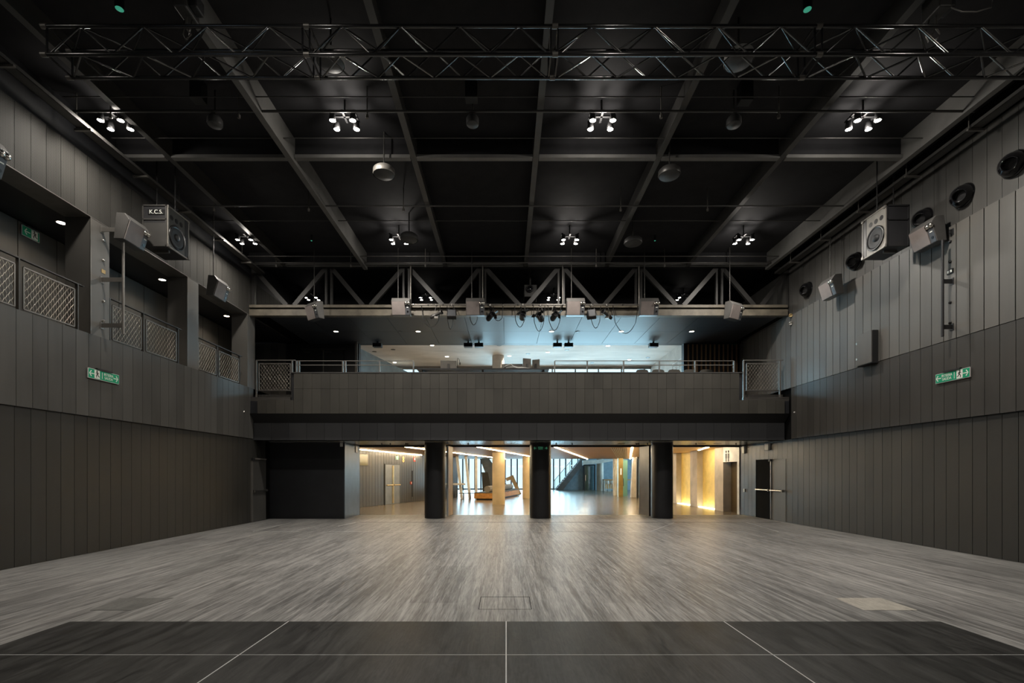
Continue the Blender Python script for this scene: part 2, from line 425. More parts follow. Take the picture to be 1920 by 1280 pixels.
for Y, z, r in ((9.08, 8.40, .022), (12.29, 8.40, .020), (15.62, 8.41, .022), (15.2, 8.43, .016), (9.95, 8.50, .010), (8.86, 8.50, .010), (13.2, 8.5, .012)):
    MB().cyl((XL + .4, Y, z), (XR - .6, Y, z), r, 8).build('conduit', 'steel_dark', ceil)
for X in (-7.4, -5.0, -2.6, 2.9, 5.1):                       # small hangers on the conduits
    for Y in (9.08, 12.29, 15.62):
        MB().cyl((X, Y, 8.33), (X, Y, 8.86), .012, 6).cyl((X, Y, 8.27), (X, Y, 8.33), .028, 8).build('hanger', 'steel_grey', ceil)
for X, s in ((-8.06, 1), (8.95, -1)):                        # cable trays beside the walls
    tr = MB().box(X - .10, X - .09, Y0, 16.0, 8.20, 8.27).box(X + .09, X + .10, Y0, 16.0, 8.20, 8.27).box(X - .1, X + .1, Y0, 16.0, 8.20, 8.206).build('cable_tray', 'steel_dark', ceil)
    for k in range(10):
        y = 2 + k * 1.45
        MB().box(X - .16, X + .16, y - .02, y + .02, 8.15, 8.19).cyl((X - .13, y, 8.19), (X - .13, y, 8.86), .01, 6).build('tray_bracket', 'steel_grey', tr)
    for dx in (-.05, 0, .05): MB().cyl((X + dx, Y0, 8.225), (X + dx, 16, 8.225), .014, 6).build('cable', 'cable', tr)
# black upper wall and void behind the truss
struct('wall_back_upper', MB().box(XL - .5, XR + .3, YB + .0, YB + .25, 6.86, 9.2), 'black_wall', 'black wall above the balcony opening')

# ---- balcony across the far end
YF = 16.0
bal = struct('balcony', MB().box(XL, XR, YF + .06, YB, 3.62, 4.03), 'black_wall', 'dark balcony crossing the far end of the hall')
fx0 = PX(567.8, YF)
zs = (PZ(775, YF), PZ(728.5, YF), PZ(698, YF))
MB().box(PX(545, YF), PX(1393, YF), YF + .06, YF + .22, 4.03, zs[2] - .02).build('parapet_core', 'black_wall', bal)
MB().box(PX(545, YF), PX(1393, YF), YF - .01, YF + .26, zs[2] - .02, zs[2] + .01).build('parapet_cap', 'beam_grey', bal)
pw = .2998
kmin = int((XL - fx0) / pw); kmax = int((XR - fx0) / pw) - 1
for r, (z0, z1) in enumerate(((zs[0], zs[1]), (zs[1], zs[2] - .02))):
    full = MB().box(-pw / 2 + .003, pw / 2 - .003, 0, .05, z0 + .003, z1 - .003).mesh('fascia_panel', 'fascia')
    low = MB().box(-pw / 2 + .003, pw / 2 - .003, 0, .05, z0 + .003, 4.05).mesh('fascia_panel', 'fascia')
    for k in range(kmin, kmax + 1):
        xc = fx0 + (k + .5) * pw
        inside = PX(547, YF) < xc < PX(1391, YF)
        if r == 1 and not inside: continue
        inst('fascia_panel', full if inside else low, (xc, YF + random.uniform(0, .006), 0), bal)
for s, xa, xb in ((1, XL, PX(543, YF)), (-1, PX(1397, YF), XR)):   # steps at both ends of the parapet
    MB().box(xa, xb, YF + .06, YF + .42, 4.03, 4.16).build('step', 'step_wood', bal)
    MB().box(xa, xb, YF + .42, YF + .8, 4.03, 4.30).build('step', 'step_wood', bal)
# sloping soffit, lower beam with its own panels, low ceiling
MB().prism([(XL, YF + .02, zs[0]), (XL, 16.32, 3.33), (XL, 16.5, 3.33), (XL, 16.5, zs[0])], (XR - XL, 0, 0)).build('soffit_slope', 'black_paint', bal)
lb = MB().box(XL, XR, 16.36, 16.6, 2.75, 3.33).build('lower_beam', 'backing', bal)
me = MB().box(-.294, .294, 0, .04, 2.756, 3.327).mesh('beam_panel', 'lower_beam')
bw = (XR - XL) / 30
for k in range(30): inst('beam_panel', me, (XL + bw * (k + .5), 16.32, 0), lb)
ceil_low = struct('ceiling_low', MB().box(XL, XR, 16.6, YB + .1, 2.80, 3.62), 'backing', 'dark metal ceiling under the balcony in front of the columns')
me = MB().box(-.595, .595, 16.4, 19.3, 2.75, 2.80).mesh('soffit_panel', 'soffit_low')
for k in range(15): inst('soffit_panel', me, (XL + .62 + k * 1.2, 0, 0), ceil_low)
MB().box(-5.9, XR, 19.30, 19.52, 2.69, 2.80).build('door_track', 'black_paint', ceil_low)
for x in (716, 732, 763, 878, 1043, 1073, 1195, 1214, 1305, 1380):
    Y = 18.2; MB().cyl((PX(x, Y), Y, 2.75), (PX(x, Y), Y, 2.715), .07 if x in (763, 1195) else .03, 10).build('sprinkler', 'black_paint', ceil_low)
for x in (1165, 1316, 1345):
    MB().cbox((PX(x, 18), 18, 2.745), .28, .05, .012).build('vent_slot', 'black_paint', ceil_low)
# balcony ceiling (soffit of the steel truss bay)
ZS = 6.86
ceil_bal = struct('ceiling_balcony', MB().box(XL, XR, 16.25, YB, ZS + .04, ZS + .20), 'backing', 'sheet metal ceiling over the balcony')
j0 = PX(823, 19.5); pwb = 1.31
for rY in ((16.26, 17.9), (17.9, 19.54)):
    me = MB().box(-pwb / 2 + .006, pwb / 2 - .006, rY[0] + .003, rY[1] - .003, ZS, ZS + .04).mesh('soffit_panel', 'soffit_metal')
    for k in range(-5, 9):
        xc = j0 + (k + .5) * pwb
        if XL + .5 < xc < XR - .4: inst('soffit_panel', me, (xc, 0, 0), ceil_bal)
# wall at the back of the balcony with its wide opening
OX0, OX1 = PX(673, YB), PX(1282, YB)
wbl = struct('wall_balcony', MB().box(-10.4, OX0, YB, YB + .25, 2.8, 7.05), 'black_wall', 'black wall with a double door left of the balcony opening')
me = MB().box(-.145, .145, -.03, 0, 4.48, 6.87).mesh('panel', 'wall_panel_mid')
for k in range(7):
    xc = PX(481, YB) + .15 + k * .30
    if xc + .15 < PX(546, YB) + .1: inst('panel', me, (xc, YB, 0), wbl)
wbr = struct('wall_balcony_side', MB().box(OX1, XR + .3, YB, YB + .25, 2.8, 6.87), 'black_wall', 'dark wall clad with upright wooden battens right of the balcony opening')
me = MB().box(-.022, .022, -.06, 0, 4.05, 6.82).mesh('batten', 'batten')
for k in range(12): inst('batten', me, (PX(1290 + 8.2 * k, YB), YB, 0), wbr)
# ---- lower black wall with its bright return, lobby side walls
struct('wall_gallery_end', MB().box(-10.4, XL, 19.5, 19.6, 3.6, 4.49), 'black_wall', 'dark end of the gallery floor')
struct('wall_back_lower', MB().box(XL - .3, PX(645, 17.55), 17.55, 19.45, 0, 2.80), 'black_wall', 'black wall block beside the lobby opening')
ret = MB().box(PX(645, 17.55), PX(645, 17.55) + .03, 17.55, 19.30, 0, 2.74)
struct('trim_1', ret, 'return_grey', 'smooth grey return panel of the black wall block')
struct('trim_2', MB().box(PX(666, 19.32), PX(671, 19.32), 19.28, 19.42, 0, 2.70), 'leaf_wood', 'wooden door jamb at the left edge of the lobby opening')
ceil_lobby = struct('ceiling_lobby', MB().box(-14, 22, YB + .1, 37.0, 2.76, 3.0), 'lobby_ceiling_wood', 'wooden lobby ceiling with rows of light tubes')
# slanting lobby wall on the left
def LWL(x):                                                # photo column -> point on the slanting wall
    k = (x - VX) / F; Y = 15.176 / (.3475 - k); return Vector((k * Y, Y, 0))
dl = Vector((.3475, 1, 0)).normalized(); nl = Vector((dl.y, -dl.x, 0))
A, B = Vector((-8.4, 19.5, 0)), Vector((-8.4 + .3475 * 14.4, 33.9, 0))
wlob = struct('wall_lobby_left', MB().prism([A, B, B - nl * .2, A - nl * .2], (0, 0, 2.76)), 'backing', 'slanting lobby wall of narrow upright boards')
Ltot = (B - A).length; npan = 60
pm = MB().prism([Vector((0, 0, 0)) + dl * .008, dl * (Ltot / npan - .008), dl * (Ltot / npan - .008) + nl * .03, dl * .008 + nl * .03], (0, 0, 2.74)).mesh('board', 'lobby_panel')
for k in range(npan): inst('board', pm, A + dl * (Ltot * k / npan) + Vector((0, 0, .01)), wlob)
# lobby wall on the right: piers and glowing niches
wrr = struct('wall_lobby_right', MB().box(XR + .75, XR + .9, 19.6, 37, 0, 2.76), 'yellow_panel', 'yellow lit lobby wall with niches between concrete piers')
for x0, x1 in ((1356, 1340), (1307, 1294), (1268, 1262)):
    MB().box(XR, XR + .75, RW(x0), RW(x1), 0, 2.76).build('pier', 'concrete', wrr)
for x0, x1 in ((1331, 1307), (1290, 1268)):
    MB().box(XR + .28, XR + .34, RW(x0), RW(x1), .04, 2.76).build('niche_panel', 'yellow_panel', wrr)
for x0, x1 in ((1340, 1308), (1294, 1269)):
    MB().box(XR + .02, XR + .26, RW(x0) + .05, RW(x1), .004, .03).build('floor_slot_light', 'slot_glow', wrr)
    MB().box(XR + .40, XR + .46, RW(x0) + .10, RW(x0) + .16, .05, 2.7).build('niche_tube', 'niche_glow', wrr)
MB().box(XR, XR + .10, RW(1386), RW(1382), 0, 2.76).build('post', 'white_paint', wrr)
lin = MB().box(XR, XR + .10, RW(1382), RW(1356), 2.12, 2.76).build('lintel', 'white_paint', wrr)
MB().box(XR + .35, XR + .40, RW(1384), RW(1354), 0, 2.2).build('passage_wall', 'brown_door', wrr)
for k, x in enumerate((1361.5, 1366)):                     # pictograms of two figures
    y = RW(x)
    MB().lathe((XR - .006, y, 2.56), (1, 0, 0), [(0, 0), (0, .055), (.01, .055)], 12).box(XR - .006, XR, y - .07, y + .07, 2.28, 2.48).box(XR - .006, XR, y - .045, y + .045, 2.14, 2.28).build('pictogram', 'black_paint', lin)
# upper foyer behind the balcony opening
struct('floor_foyer', MB().box(-9, 11, YB + .25, 26.0, 3.7, 4.05), 'concrete', 'floor of the upper foyer')
cf = struct('ceiling_foyer', MB().box(-9, 11, YB + .25, 25.3, 7.2, 7.5), 'concrete_board', 'board marked concrete ceiling of the upper foyer')
struct('wall_foyer_left', MB().prism([(OX0 - .1, YB + .25, 4.05), (PX(775, 25.2), 25.3, 4.05), (PX(775, 25.2) - .2, 25.3, 4.05), (OX0 - .4, YB + .25, 4.05)], (0, 0, 2.72)), 'blue_wall', 'blue lit slanting wall of the upper foyer')
struct('wall_foyer_right', MB().box(OX1 + .35, OX1 + .5, YB + .25, 25.3, 4.05, 7.2), 'concrete_board', 'pale wall closing the upper foyer on the right')
win2 = struct('window_2', MB().box(-9, 11, 25.2, 25.3, 4.05, 4.3).box(-9, 11, 25.2, 25.3, 7.05, 7.2), 'steel_grey', 'window wall of the upper foyer')
for k in range(14): MB().box(-6 + k * 1.2 - .03, -6 + k * 1.2 + .03, 25.2, 25.3, 4.3, 7.05).build('mullion', 'steel_grey', win2)
for k in range(13): MB().box(-6 + k * 1.2 + .03, -6 + (k + 1) * 1.2 - .03, 25.24, 25.25, 4.3, 7.05).build('pane', 'glass', win2)
# far end of the lobby: tall window with upright fins
win1 = struct('window_1', MB().box(-12, 9.0, 50.0, 50.3, 0, .12).box(-12, 9.0, 50.0, 50.3, 5.6, 6.0), 'steel_grey', 'tall lobby window with upright fins')
for k in range(30):
    x = -9.4 + k * .62
    if x < 9.0: MB().box(x - .07, x + .07, 49.7, 50.1, .12, 5.6).build('fin', 'stair_grey' if k % 3 else 'steel_grey', win1)
for k in range(10): MB().box(-9.4 + k * 1.86, -9.4 + (k + 1) * 1.86, 50.18, 50.19, .12, 5.6).build('pane', 'glass', win1)
struct('wall_lobby_far', MB().prism([(PX(1046, 49), 49, 0), (22, 49, 0), (22, 49, 4.6), (PX(1120, 49), 49, 4.6), (PX(1097, 49), 49, 2.75)], (0, .2, 0)), 'blue_wall', 'blue grey boarded wall under the lobby stair')
struct('wall_lobby_side', MB().box(-14, -13.8, 19.6, 53, 0, 6), 'lobby_panel', 'outer wall of the lobby on the left')
struct('wall_lobby_end', MB().box(21.8, 22, 19.6, 38, 0, 6).box(21.8, 22, 49, 53, 0, 6).box(21.8, 22, 38, 49, 4.6, 6), 'lobby_panel', 'outer wall of the lobby on the right')
struct('ceiling_lobby_high', MB().box(-14, 22, 37.0, 51, 5.8, 6.0), 'white_paint', 'high white ceiling at the far end of the lobby')
struct('trim_3', MB().box(-14, 22, 36.85, 37.0, 2.76, 5.9), 'leaf_wood', 'edge of the wooden lobby ceiling')

win3 = struct('window_3', MB().box(21.8, 22, 38, 49, 0, .1).box(21.8, 22, 38, 49, 4.5, 4.6), 'steel_grey', 'side window of the lobby')
for k in range(8): MB().box(21.85, 21.95, 38 + k * 11 / 7 - .05, 38 + k * 11 / 7 + .05, .1, 4.5).build('mullion', 'steel_grey', win3)
for k in range(7): MB().box(21.89, 21.90, 38 + k * 11 / 7 + .05, 38 + (k + 1) * 11 / 7 - .05, .1, 4.5).build('pane', 'glass', win3)

# ================================================================== THINGS
# ---- round black columns with folded door leaves beside them
def column(xc, w, name, label, mat, Y, z1=2.75, cat='column', z0=0.0):
    r = w / 2
    return tag(MB().cyl((xc, Y, z0), (xc, Y, z1), r, 40).build(name, mat), label, cat)
RC = .385
cols = [('leftmost round black column between hall and lobby', 816), ('round black column carrying the green exit sign', 1013.5), ('rightmost round black column between hall and lobby', 1241.5)]
for lab, px in cols:
    o = column(PX(px, 17.94), 2 * RC, 'round_column', lab, 'column_black', 17.94); o['group'] = 'black columns at the lobby'
def leaf(label, p, q, mat, edge):
    t = thing('folding_door_leaf', label, 'door', ((p[0] + q[0]) / 2, (p[1] + q[1]) / 2, 0), 0, 'folded door leaves at the columns')
    MB().bar((*p, 1.35), (*q, 1.35), .06, 2.66, (0, 0, 1)).build('leaf', mat, t)
    e = Vector((*p, 0)); MB().cbox((e.x, e.y, 1.35), .07, .03, 2.66).build('edge_seal', edge, t)
    e = Vector((*q, 0)); MB().cbox((e.x, e.y, 1.35), .07, .03, 2.66).build('edge_seal', 'black_paint', t)
leaf('pale wooden folded door leaf beside the leftmost black column', (PX(840, 18.6), 18.45), (PX(848, 19.3), 19.25), 'leaf_wood', 'white_edge')
leaf('narrow white edged door leaf behind the exit sign column', (PX(994.5, 18.6), 18.5), (PX(996, 19.3), 19.25), 'leaf_wood', 'white_edge')
leaf('wide grey folded door leaf beside the rightmost black column', (PX(1217, 18.5), 18.40), (PX(1200, 19.25), 19.25), 'leaf_grey', 'black_paint')
leaf('thin grey door leaf tight against the rightmost black column', (PX(1222, 18.4), 18.36), (PX(1221, 18.9), 18.9), 'leaf_grey', 'white_edge')

# ---- ceiling lamp clusters: four heads on a frame
def cluster(X, Y, z, label, power):
    t = thing('lamp_cluster', label, 'ceiling lamp', (X, Y, z), 0, 'four-lamp clusters under the hall ceiling')
    MB().box(-.25, .25, -.02, .02, .16, .19).box(-.02, .02, -.16, .16, .16, .19).box(-.25, -.21, -.16, .16, .16, .19).box(.21, .25, -.16, .16, .16, .19).build('frame', 'black_paint', t, local=True)
    MB().cyl((0, 0, .19), (0, 0, 8.86 - z), .018, 8).build('hanger', 'black_paint', t, local=True)
    for dx in (-.195, .195):
        for dy in (-.12, .12):
            h = MB().lathe((dx, dy, .16), (0, 0, -1), [(0, .0), (0, .045), (.10, .062), (.155, .066), (.155, .056)], 16).build('lamp_head', 'black_paint', t, local=True)
            MB().lathe((dx, dy, .012), (0, 0, -1), [(0, .056), (.006, .04), (.009, 0)], 14).build('lens', 'lamp_glow', h, local=True)
    l = bpy.data.lights.new('lamp_light', 'SPOT'); l.energy = power; l.color = WARM; l.spot_size = math.radians(172); l.spot_blend = 1.0; l.shadow_soft_size = .10
    o = bpy.data.objects.new('lamp_light', l); C.objects.link(o); o.parent = t; o.location = (0, 0, -.03)
    l = bpy.data.lights.new('lamp_spill', 'POINT'); l.energy = power * .06; l.color = WARM; l.shadow_soft_size = .08
    o = bpy.data.objects.new('lamp_spill', l); C.objects.link(o); o.parent = t; o.location = (0, 0, -.05)
    return t
ZL = 8.37
rowname = {0.0: 'behind the camera', 4.7: 'over the lift platforms', 9.41: 'in the row nearest the black box truss', 14.15: 'in the second row back', 18.95: 'seen through the steel truss at the back'}
sidename = ('leftmost', 'left of centre', 'right of centre', 'rightmost')
for Y, zz in ((4.7, ZL), (9.41, ZL), (14.15, ZL), (18.95, 8.44)):
    for k, X in enumerate((-7.57, -3.13, 1.85, 6.92)):
        cluster(X, Y, zz, f'{sidename[k]} cluster of four bright lamps {rowname[Y]}', LAMP_W * {4.7: .30, 9.41: 1.0, 14.15: .9, 18.95: .06}[Y] * (.5, 1.1, 1.1, 1.15)[k])

# ---- downlights
def downlight(name, X, Y, z, r, label, group, power, lit=True, spot=True):
    t = thing(name, label, 'downlight', (X, Y, z), 0, group)
    MB().lathe((0, 0, .004), (0, 0, -1), [(0, r), (.012, r * 1.18), (.016, r), (.006, r * .92)], 20).build('ring', 'black_paint' if not lit else 'white_paint', t, local=True)
    MB().lathe((0, 0, -.004), (0, 0, -1), [(0, r * .95), (.004, r * .6), (.006, 0)], 20).build('lens', 'downlight_glow' if lit else 'rubber', t, local=True)
    if lit and power:
        l = bpy.data.lights.new('downlight_light', 'SPOT'); l.energy = power; l.color = (1, .82, .62); l.spot_size = math.radians(140); l.spot_blend = .8; l.shadow_soft_size = r
        o = bpy.data.objects.new('downlight_light', l); C.objects.link(o); o.parent = t; o.location = (0, 0, -.03)
for Y, w in ((7.17, 'nearest the camera'), (10.18, 'beside the leaning exit sign'), (13.17, 'behind the hanging subwoofer'), (16.2, 'in the last gallery bay')):
    downlight('gallery_downlight', -9.33, Y, 6.888, .085, f'round gallery ceiling downlight {w}', 'side gallery downlights', 85)
for x, w in ((630, 'leftmost, above the double door'), (784, 'left, above the stage lamps'), (1034, 'middle, above the monitors'), (1165, 'right of the middle'), (1297, 'rightmost, above the wooden battens')):
    downlight('balcony_downlight', PX(x, 17.86), 17.86, ZS, .085, f'round balcony downlight, {w}', 'balcony ceiling downlights', 60)
for x, y in ((750, 621), (1083, 621)):
    downlight('balcony_sensor', PX(x, 17.9), 17.9, ZS, .07, 'black ceiling sensor ' + ('left of' if x < 900 else 'right of') + ' the warm balcony downlights', 'balcony ceiling sensors', 0, False)
lit = ((810, 647), (838, 668), (740, 679), (955, 667), (1027, 660), (1140, 648), (1180, 674))
dark = ((737, 655), (702, 659), (936, 647), (990, 663), (1063, 656), (1110, 680), (1215, 670))
for grp, on in ((lit, True), (dark, False)):
    for i, (x, y) in enumerate(sorted(grp)):
        Y = F * (7.2 - EYE) / (VY - y)
        downlight('foyer_downlight' if on else 'foyer_vent', PX(x, Y), Y, 7.2, .09, f'{"lit" if on else "dark"} round ceiling spot, {("first","second","third","fourth","fifth","sixth","seventh")[i]} from the left on the foyer concrete', 'foyer ceiling spots', 420 if on else 0, on)

# ---- lobby light tubes
for i, X0 in enumerate((-7.5, -4.4, -1.45, 1.75, 4.95, 8.1)):
    t = thing('linear_light', ('first', 'second', 'third', 'fourth', 'fifth', 'sixth')[i] + ' row of warm light tubes from the left on the lobby ceiling', 'light', (X0, 19.0, 2.74), 0, 'rows of lobby light tubes')
    ys = 20.0; ye = 29.6 if i == 0 else 23.6 if i == 5 else 36.5
    MB().bar((X0 + .25, 20.0, 2.752), (X0 + .25 * (ye - 19), ye, 2.752), .16, .012, (0, 0, 1)).build('tray', 'concrete_warm', t)
    while ys + 1.35 < ye:
        if True:
            MB().bar((X0 + .25 * (ys - 19), ys, 2.728), (X0 + .25 * (ys + 1.35 - 19), ys + 1.35, 2.728), .05, .03, (0, 0, 1)).build('tube', 'tube_glow', t)
        ys += 1.5

# ---- box truss hung across the front
t = thing('box_truss', 'long black square box truss hanging across the ceiling', 'truss', (-6.52, 6.84, 7.52))
TY, TZ, SD = (6.84, 7.24), (7.525, 7.925), .40
sects = (-6.52, -2.82, .68, 4.40, 8.10)
for a, b in zip(sects[:-1], sects[1:]):
    for y in TY:
        for z in TZ: MB().cyl((a + .03, y, z), (b - .03, y, z), .026, 12).build('chord', 'truss_black', t)
    for e in (a + .05, b - .05):
        MB().bar((e, TY[0], TZ[0]), (e, TY[0], TZ[1]), .02).bar((e, TY[1], TZ[0]), (e, TY[1], TZ[1]), .02).bar((e, TY[0], TZ[0]), (e, TY[1], TZ[0]), .02).bar((e, TY[0], TZ[1]), (e, TY[1], TZ[1]), .02).build('end_frame', 'truss_black', t)
    for y in TY:
        for z in TZ: MB().cyl((a - .03, y, z), (a + .05, y, z), .034, 10).build('coupler', 'steel_grey', t)
    nb = 8; st = (b - a - .16) / nb
    for k in range(nb):
        x0, x1 = a + .08 + k * st, a + .08 + (k + 1) * st; up = k % 2
        for y in TY:
            up2 = up if y == TY[0] else 1 - up
            MB().cyl((x0, y, TZ[up2]), (x1, y, TZ[1 - up2]), .013, 8).build('brace', 'brace_glint' if (k + (y == TY[0])) % 2 == 0 else 'truss_black', t)
        for z in TZ: MB().cyl((x0, TY[1 - up], z), (x1, TY[up], z), .013, 8).build('brace', 'truss_black' if z == TZ[1] or k % 3 else 'brace_glint', t)
for X, lab in ((PX(338, 6.9), 'dark chain hoist holding the left part of the box truss'), (PX(1772, 6.9), 'dark chain hoist holding the right part of the box truss')):
    h = thing('chain_hoist', lab, 'hoist', (X, 7.04, 7.95), 0, 'chain hoists on the box truss')
    MB().box(-.09, .09, -.16, .16, .30, .62).build('body', 'steel_dark', h, local=True, bevel=.02)
    MB().box(.09, .20, -.10, .10, .36, .56).build('motor', 'black_paint', h, local=True, bevel=.02)
    MB().cyl((0, 0, .62), (0, 0, .90), .02, 8).build('hook', 'steel_grey', h, local=True)
    MB().tube([(0, 0, .30), (0, 0, .12), (.06, 0, .04), (0, 0, -.03)], .014).build('chain', 'steel_grey', h, local=True)
    MB().tube([(-.06, .05, .30), (-.10, .07, .10), (-.05, .08, .0), (.0, .06, .12), (.05, .05, .30)], .010).build('loose_chain', 'chrome', h, local=True)
for X, Y in ((PX(1845, 6.6), 6.6),):
    tag(MB().tube([(X - .45, Y, 7.96), (X - .3, Y, 7.90), (X - .1, Y, 7.90), (X + .1, Y, 7.96), (X + .12, Y, 8.08), (X + .08, Y, 8.45)], .008).build('loose_cable', 'steel_grey'), 'thin loose cable hanging above the right end of the box truss', 'cable')

# ---- ceiling discs: suspended speakers and detectors
def disc(name, px, py, z, d, label, mat, hang=8.86, group='round ceiling speakers'):
    Y = F * (z - EYE) / (VY - py); X = PX(px, Y)
    t = thing(name, label, 'ceiling speaker', (X, Y, z), 0, group)
    MB().lathe((0, 0, 0), (0, 0, 1), [(0, d / 2 * .97), (.02, d / 2), (.11, d / 2 * .98), (.15, d / 2 * .8), (.15, 0)], 28).build('body', mat, t, local=True)
    MB().lathe((0, 0, .003), (0, 0, -1), [(0, d / 2 * .93), (.006, d / 2 * .9), (.004, 0)], 28).build('grille', 'ceiling_mic', t, local=True)
    MB().cyl((0, 0, .15), (0, 0, hang - z), .015, 8).build('hanger', 'steel_dark', t, local=True)
for a in ((720, 328, 7.95, .46, 'round grey ceiling speaker left of centre, behind the lit cross beam', 'steel_grey'),
          (1255, 330, 7.95, .46, 'round grey ceiling speaker right of centre, behind the lit cross beam', 'steel_dark'),
          (767, 450, 8.1, .50, 'dark round ceiling speaker hiding half a lamp cluster', 'ceiling_mic'),
          (1187, 457, 8.1, .50, 'dark round ceiling speaker between two rear lamp clusters', 'ceiling_mic'),
          (403, 235, 8.2, .27, 'small dark ceiling disc right of the leftmost front lamps', 'ceiling_mic'),
          (886, 234, 8.2, .24, 'small dark ceiling disc between the two middle front lamp clusters', 'ceiling_mic'),
          (1376, 235, 8.2, .27, 'small dark ceiling disc left of the rightmost front lamps', 'ceiling_mic'),
          (620, 119, 8.15, .44, 'pale round ceiling speaker behind the left part of the box truss', 'pale_disc'),
          (1385, 117, 8.15, .44, 'pale round ceiling speaker behind the right part of the box truss', 'pale_disc')): disc('ceiling_speaker', *a)
for x, y, lab, s in ((224, 17, 'green lit ceiling detector at the upper left', .055), (1514, 18, 'green lit ceiling detector at the upper right', .055), (584, 451, 'tiny green ceiling detector left of the rear lamps', .025), (1228, 451, 'tiny green ceiling detector right of the rear lamps', .025)):
    z = 8.70; Y = F * (z - EYE) / (VY - y)
    t = thing('detector', lab, 'detector', (PX(x, Y), Y, z), 0, 'ceiling detectors')
    MB().lathe((0, 0, 0), (0, 0, 1), [(0, s), (.03, s * 1.15), (.16, s * 1.15)], 18).build('housing', 'black_paint', t, local=True)
    MB().lathe((0, 0, 0), (0, 0, -1), [(0, s), (.012, s * .7), (.018, 0)], 18).build('lens', 'green_led', t, local=True)
for x, y in ((884, 188), (1397, 193), (372, 190)):
    z = 8.5; Y = F * (z - EYE) / (VY - y)
    tag(MB().box(PX(x, Y) - .11, PX(x, Y) + .11, Y - .09, Y + .09, z, 8.86).build('junction_box', 'black_paint'), 'black junction box on the ceiling near the ' + {884: 'middle', 1397: 'right', 372: 'left'}[x] + ' small disc', 'box', 'ceiling junction boxes')

# ---- loudspeakers: wedge cabinets
PROF = [(.058, .536), (.233, .524), (.326, .396), (.198, -.012), (0, 0)]       # back-to-front, height
SL = .58
def speaker(loc, rz, label, group, hang=None):
    """long axis along local Y, front towards local +X, control plate at the +Y end"""
    t = thing('loudspeaker', label, 'loudspeaker', loc, rz, group)
    MB().prism([(x, 0, z) for x, z in PROF], (0, SL, 0)).build('cabinet', 'speaker_grey', t, local=True, bevel=.008)
    C_, D_ = Vector((.326, 0, .396)), Vector((.198, 0, -.012)); n_ = Vector((.408, 0, -.128)).normalized(); u = (C_ - D_)
    g0, g1 = D_ + u * .03, D_ + u * .97
    MB().prism([g0 + Vector((0, .015, 0)), g1 + Vector((0, .015, 0)), g1 + Vector((0, SL * .74, 0)), g0 + Vector((0, SL * .74, 0))], n_ * .018).build('grille', 'grille', t, local=True)
    p = MB().prism([g0 + Vector((0, SL * .76, 0)), g1 + Vector((0, SL * .76, 0)), g1 + Vector((0, SL - .012, 0)), g0 + Vector((0, SL - .012, 0))], n_ * .008).build('control_plate', 'plate_blue', t, local=True)
    c = D_ + u * .26 + Vector((0, SL * .88, 0)) + n_ * .006
    MB().cyl(c, c + n_ * .008, .028, 14).build('socket', 'rubber', p, local=True)
    c = D_ + u * .55 + Vector((0, SL * .88, 0)) + n_ * .006
    MB().cbox((c.x, c.y, c.z), .01, .06, .022).build('badge', 'sign_white', p, local=True)
    for dy in (.80, .95):
        c = D_ + u * .84 + Vector((0, SL * dy, 0)); MB().lathe(c, n_, [(0, .05), (.03, .05), (.05, .03), (.055, 0)], 16).build('knob', 'chrome', t, local=True)
    MB().box(-.10, .06, SL / 2 - .03, SL / 2 + .03, .22, .26).cyl((.05, SL / 2, .24), (.12, SL / 2, .30), .03, 10).build('mount', 'steel_grey', t, local=True)
    if hang: MB().cyl((.1, SL * .3, .50), (.1, SL * .3, hang - loc[2]), .013, 8).build('hanging_rod', 'steel_dark', t, local=True)
    return t
speaker((-8.13, 7.05, 6.25), 0, 'grey wedge loudspeaker cut off by the left picture edge', 'wall loudspeakers')
speaker((-8.13, 10.05, 6.50), 0, 'grey wedge loudspeaker on the left wall pole beside the subwoofer', 'wall loudspeakers')
speaker((-8.13, 13.14, 6.47), 0, 'grey wedge loudspeaker hanging from a rod over the left gallery', 'wall loudspeakers', 8.86)
speaker((9.23, 10.16 + SL, 6.51), PI, 'grey wedge loudspeaker on the right wall pole beside the subwoofer', 'wall loudspeakers')
speaker((9.15, 13.14 + SL, 6.51), PI, 'grey wedge loudspeaker hanging from a rod by the right wall', 'wall loudspeakers', 8.86)
# row along the steel truss, fronts towards the camera
for x, z0, yaw, lab in ((588, 6.56, -35, 'outermost loudspeaker at the left of the steel truss'), (752, 6.69, 0, 'second loudspeaker from the left along the steel truss'), (891, 6.69, 0, 'third loudspeaker from the left along the steel truss'),
                        (1079, 6.69, 0, 'fourth loudspeaker from the left along the steel truss'), (1217, 6.69, 0, 'fifth loudspeaker from the left along the steel truss'), (1378, 6.56, 30, 'outermost loudspeaker at the right of the steel truss')):
    Y = 15.48; X = PX(x, Y); a = -PI / 2 + math.radians(yaw)
    off = Euler((0, 0, a)).to_matrix() @ Vector((.2, SL / 2, 0))
    speaker((X - off.x, Y - off.y, z0), a, lab, 'loudspeakers along the steel truss', 8.86)
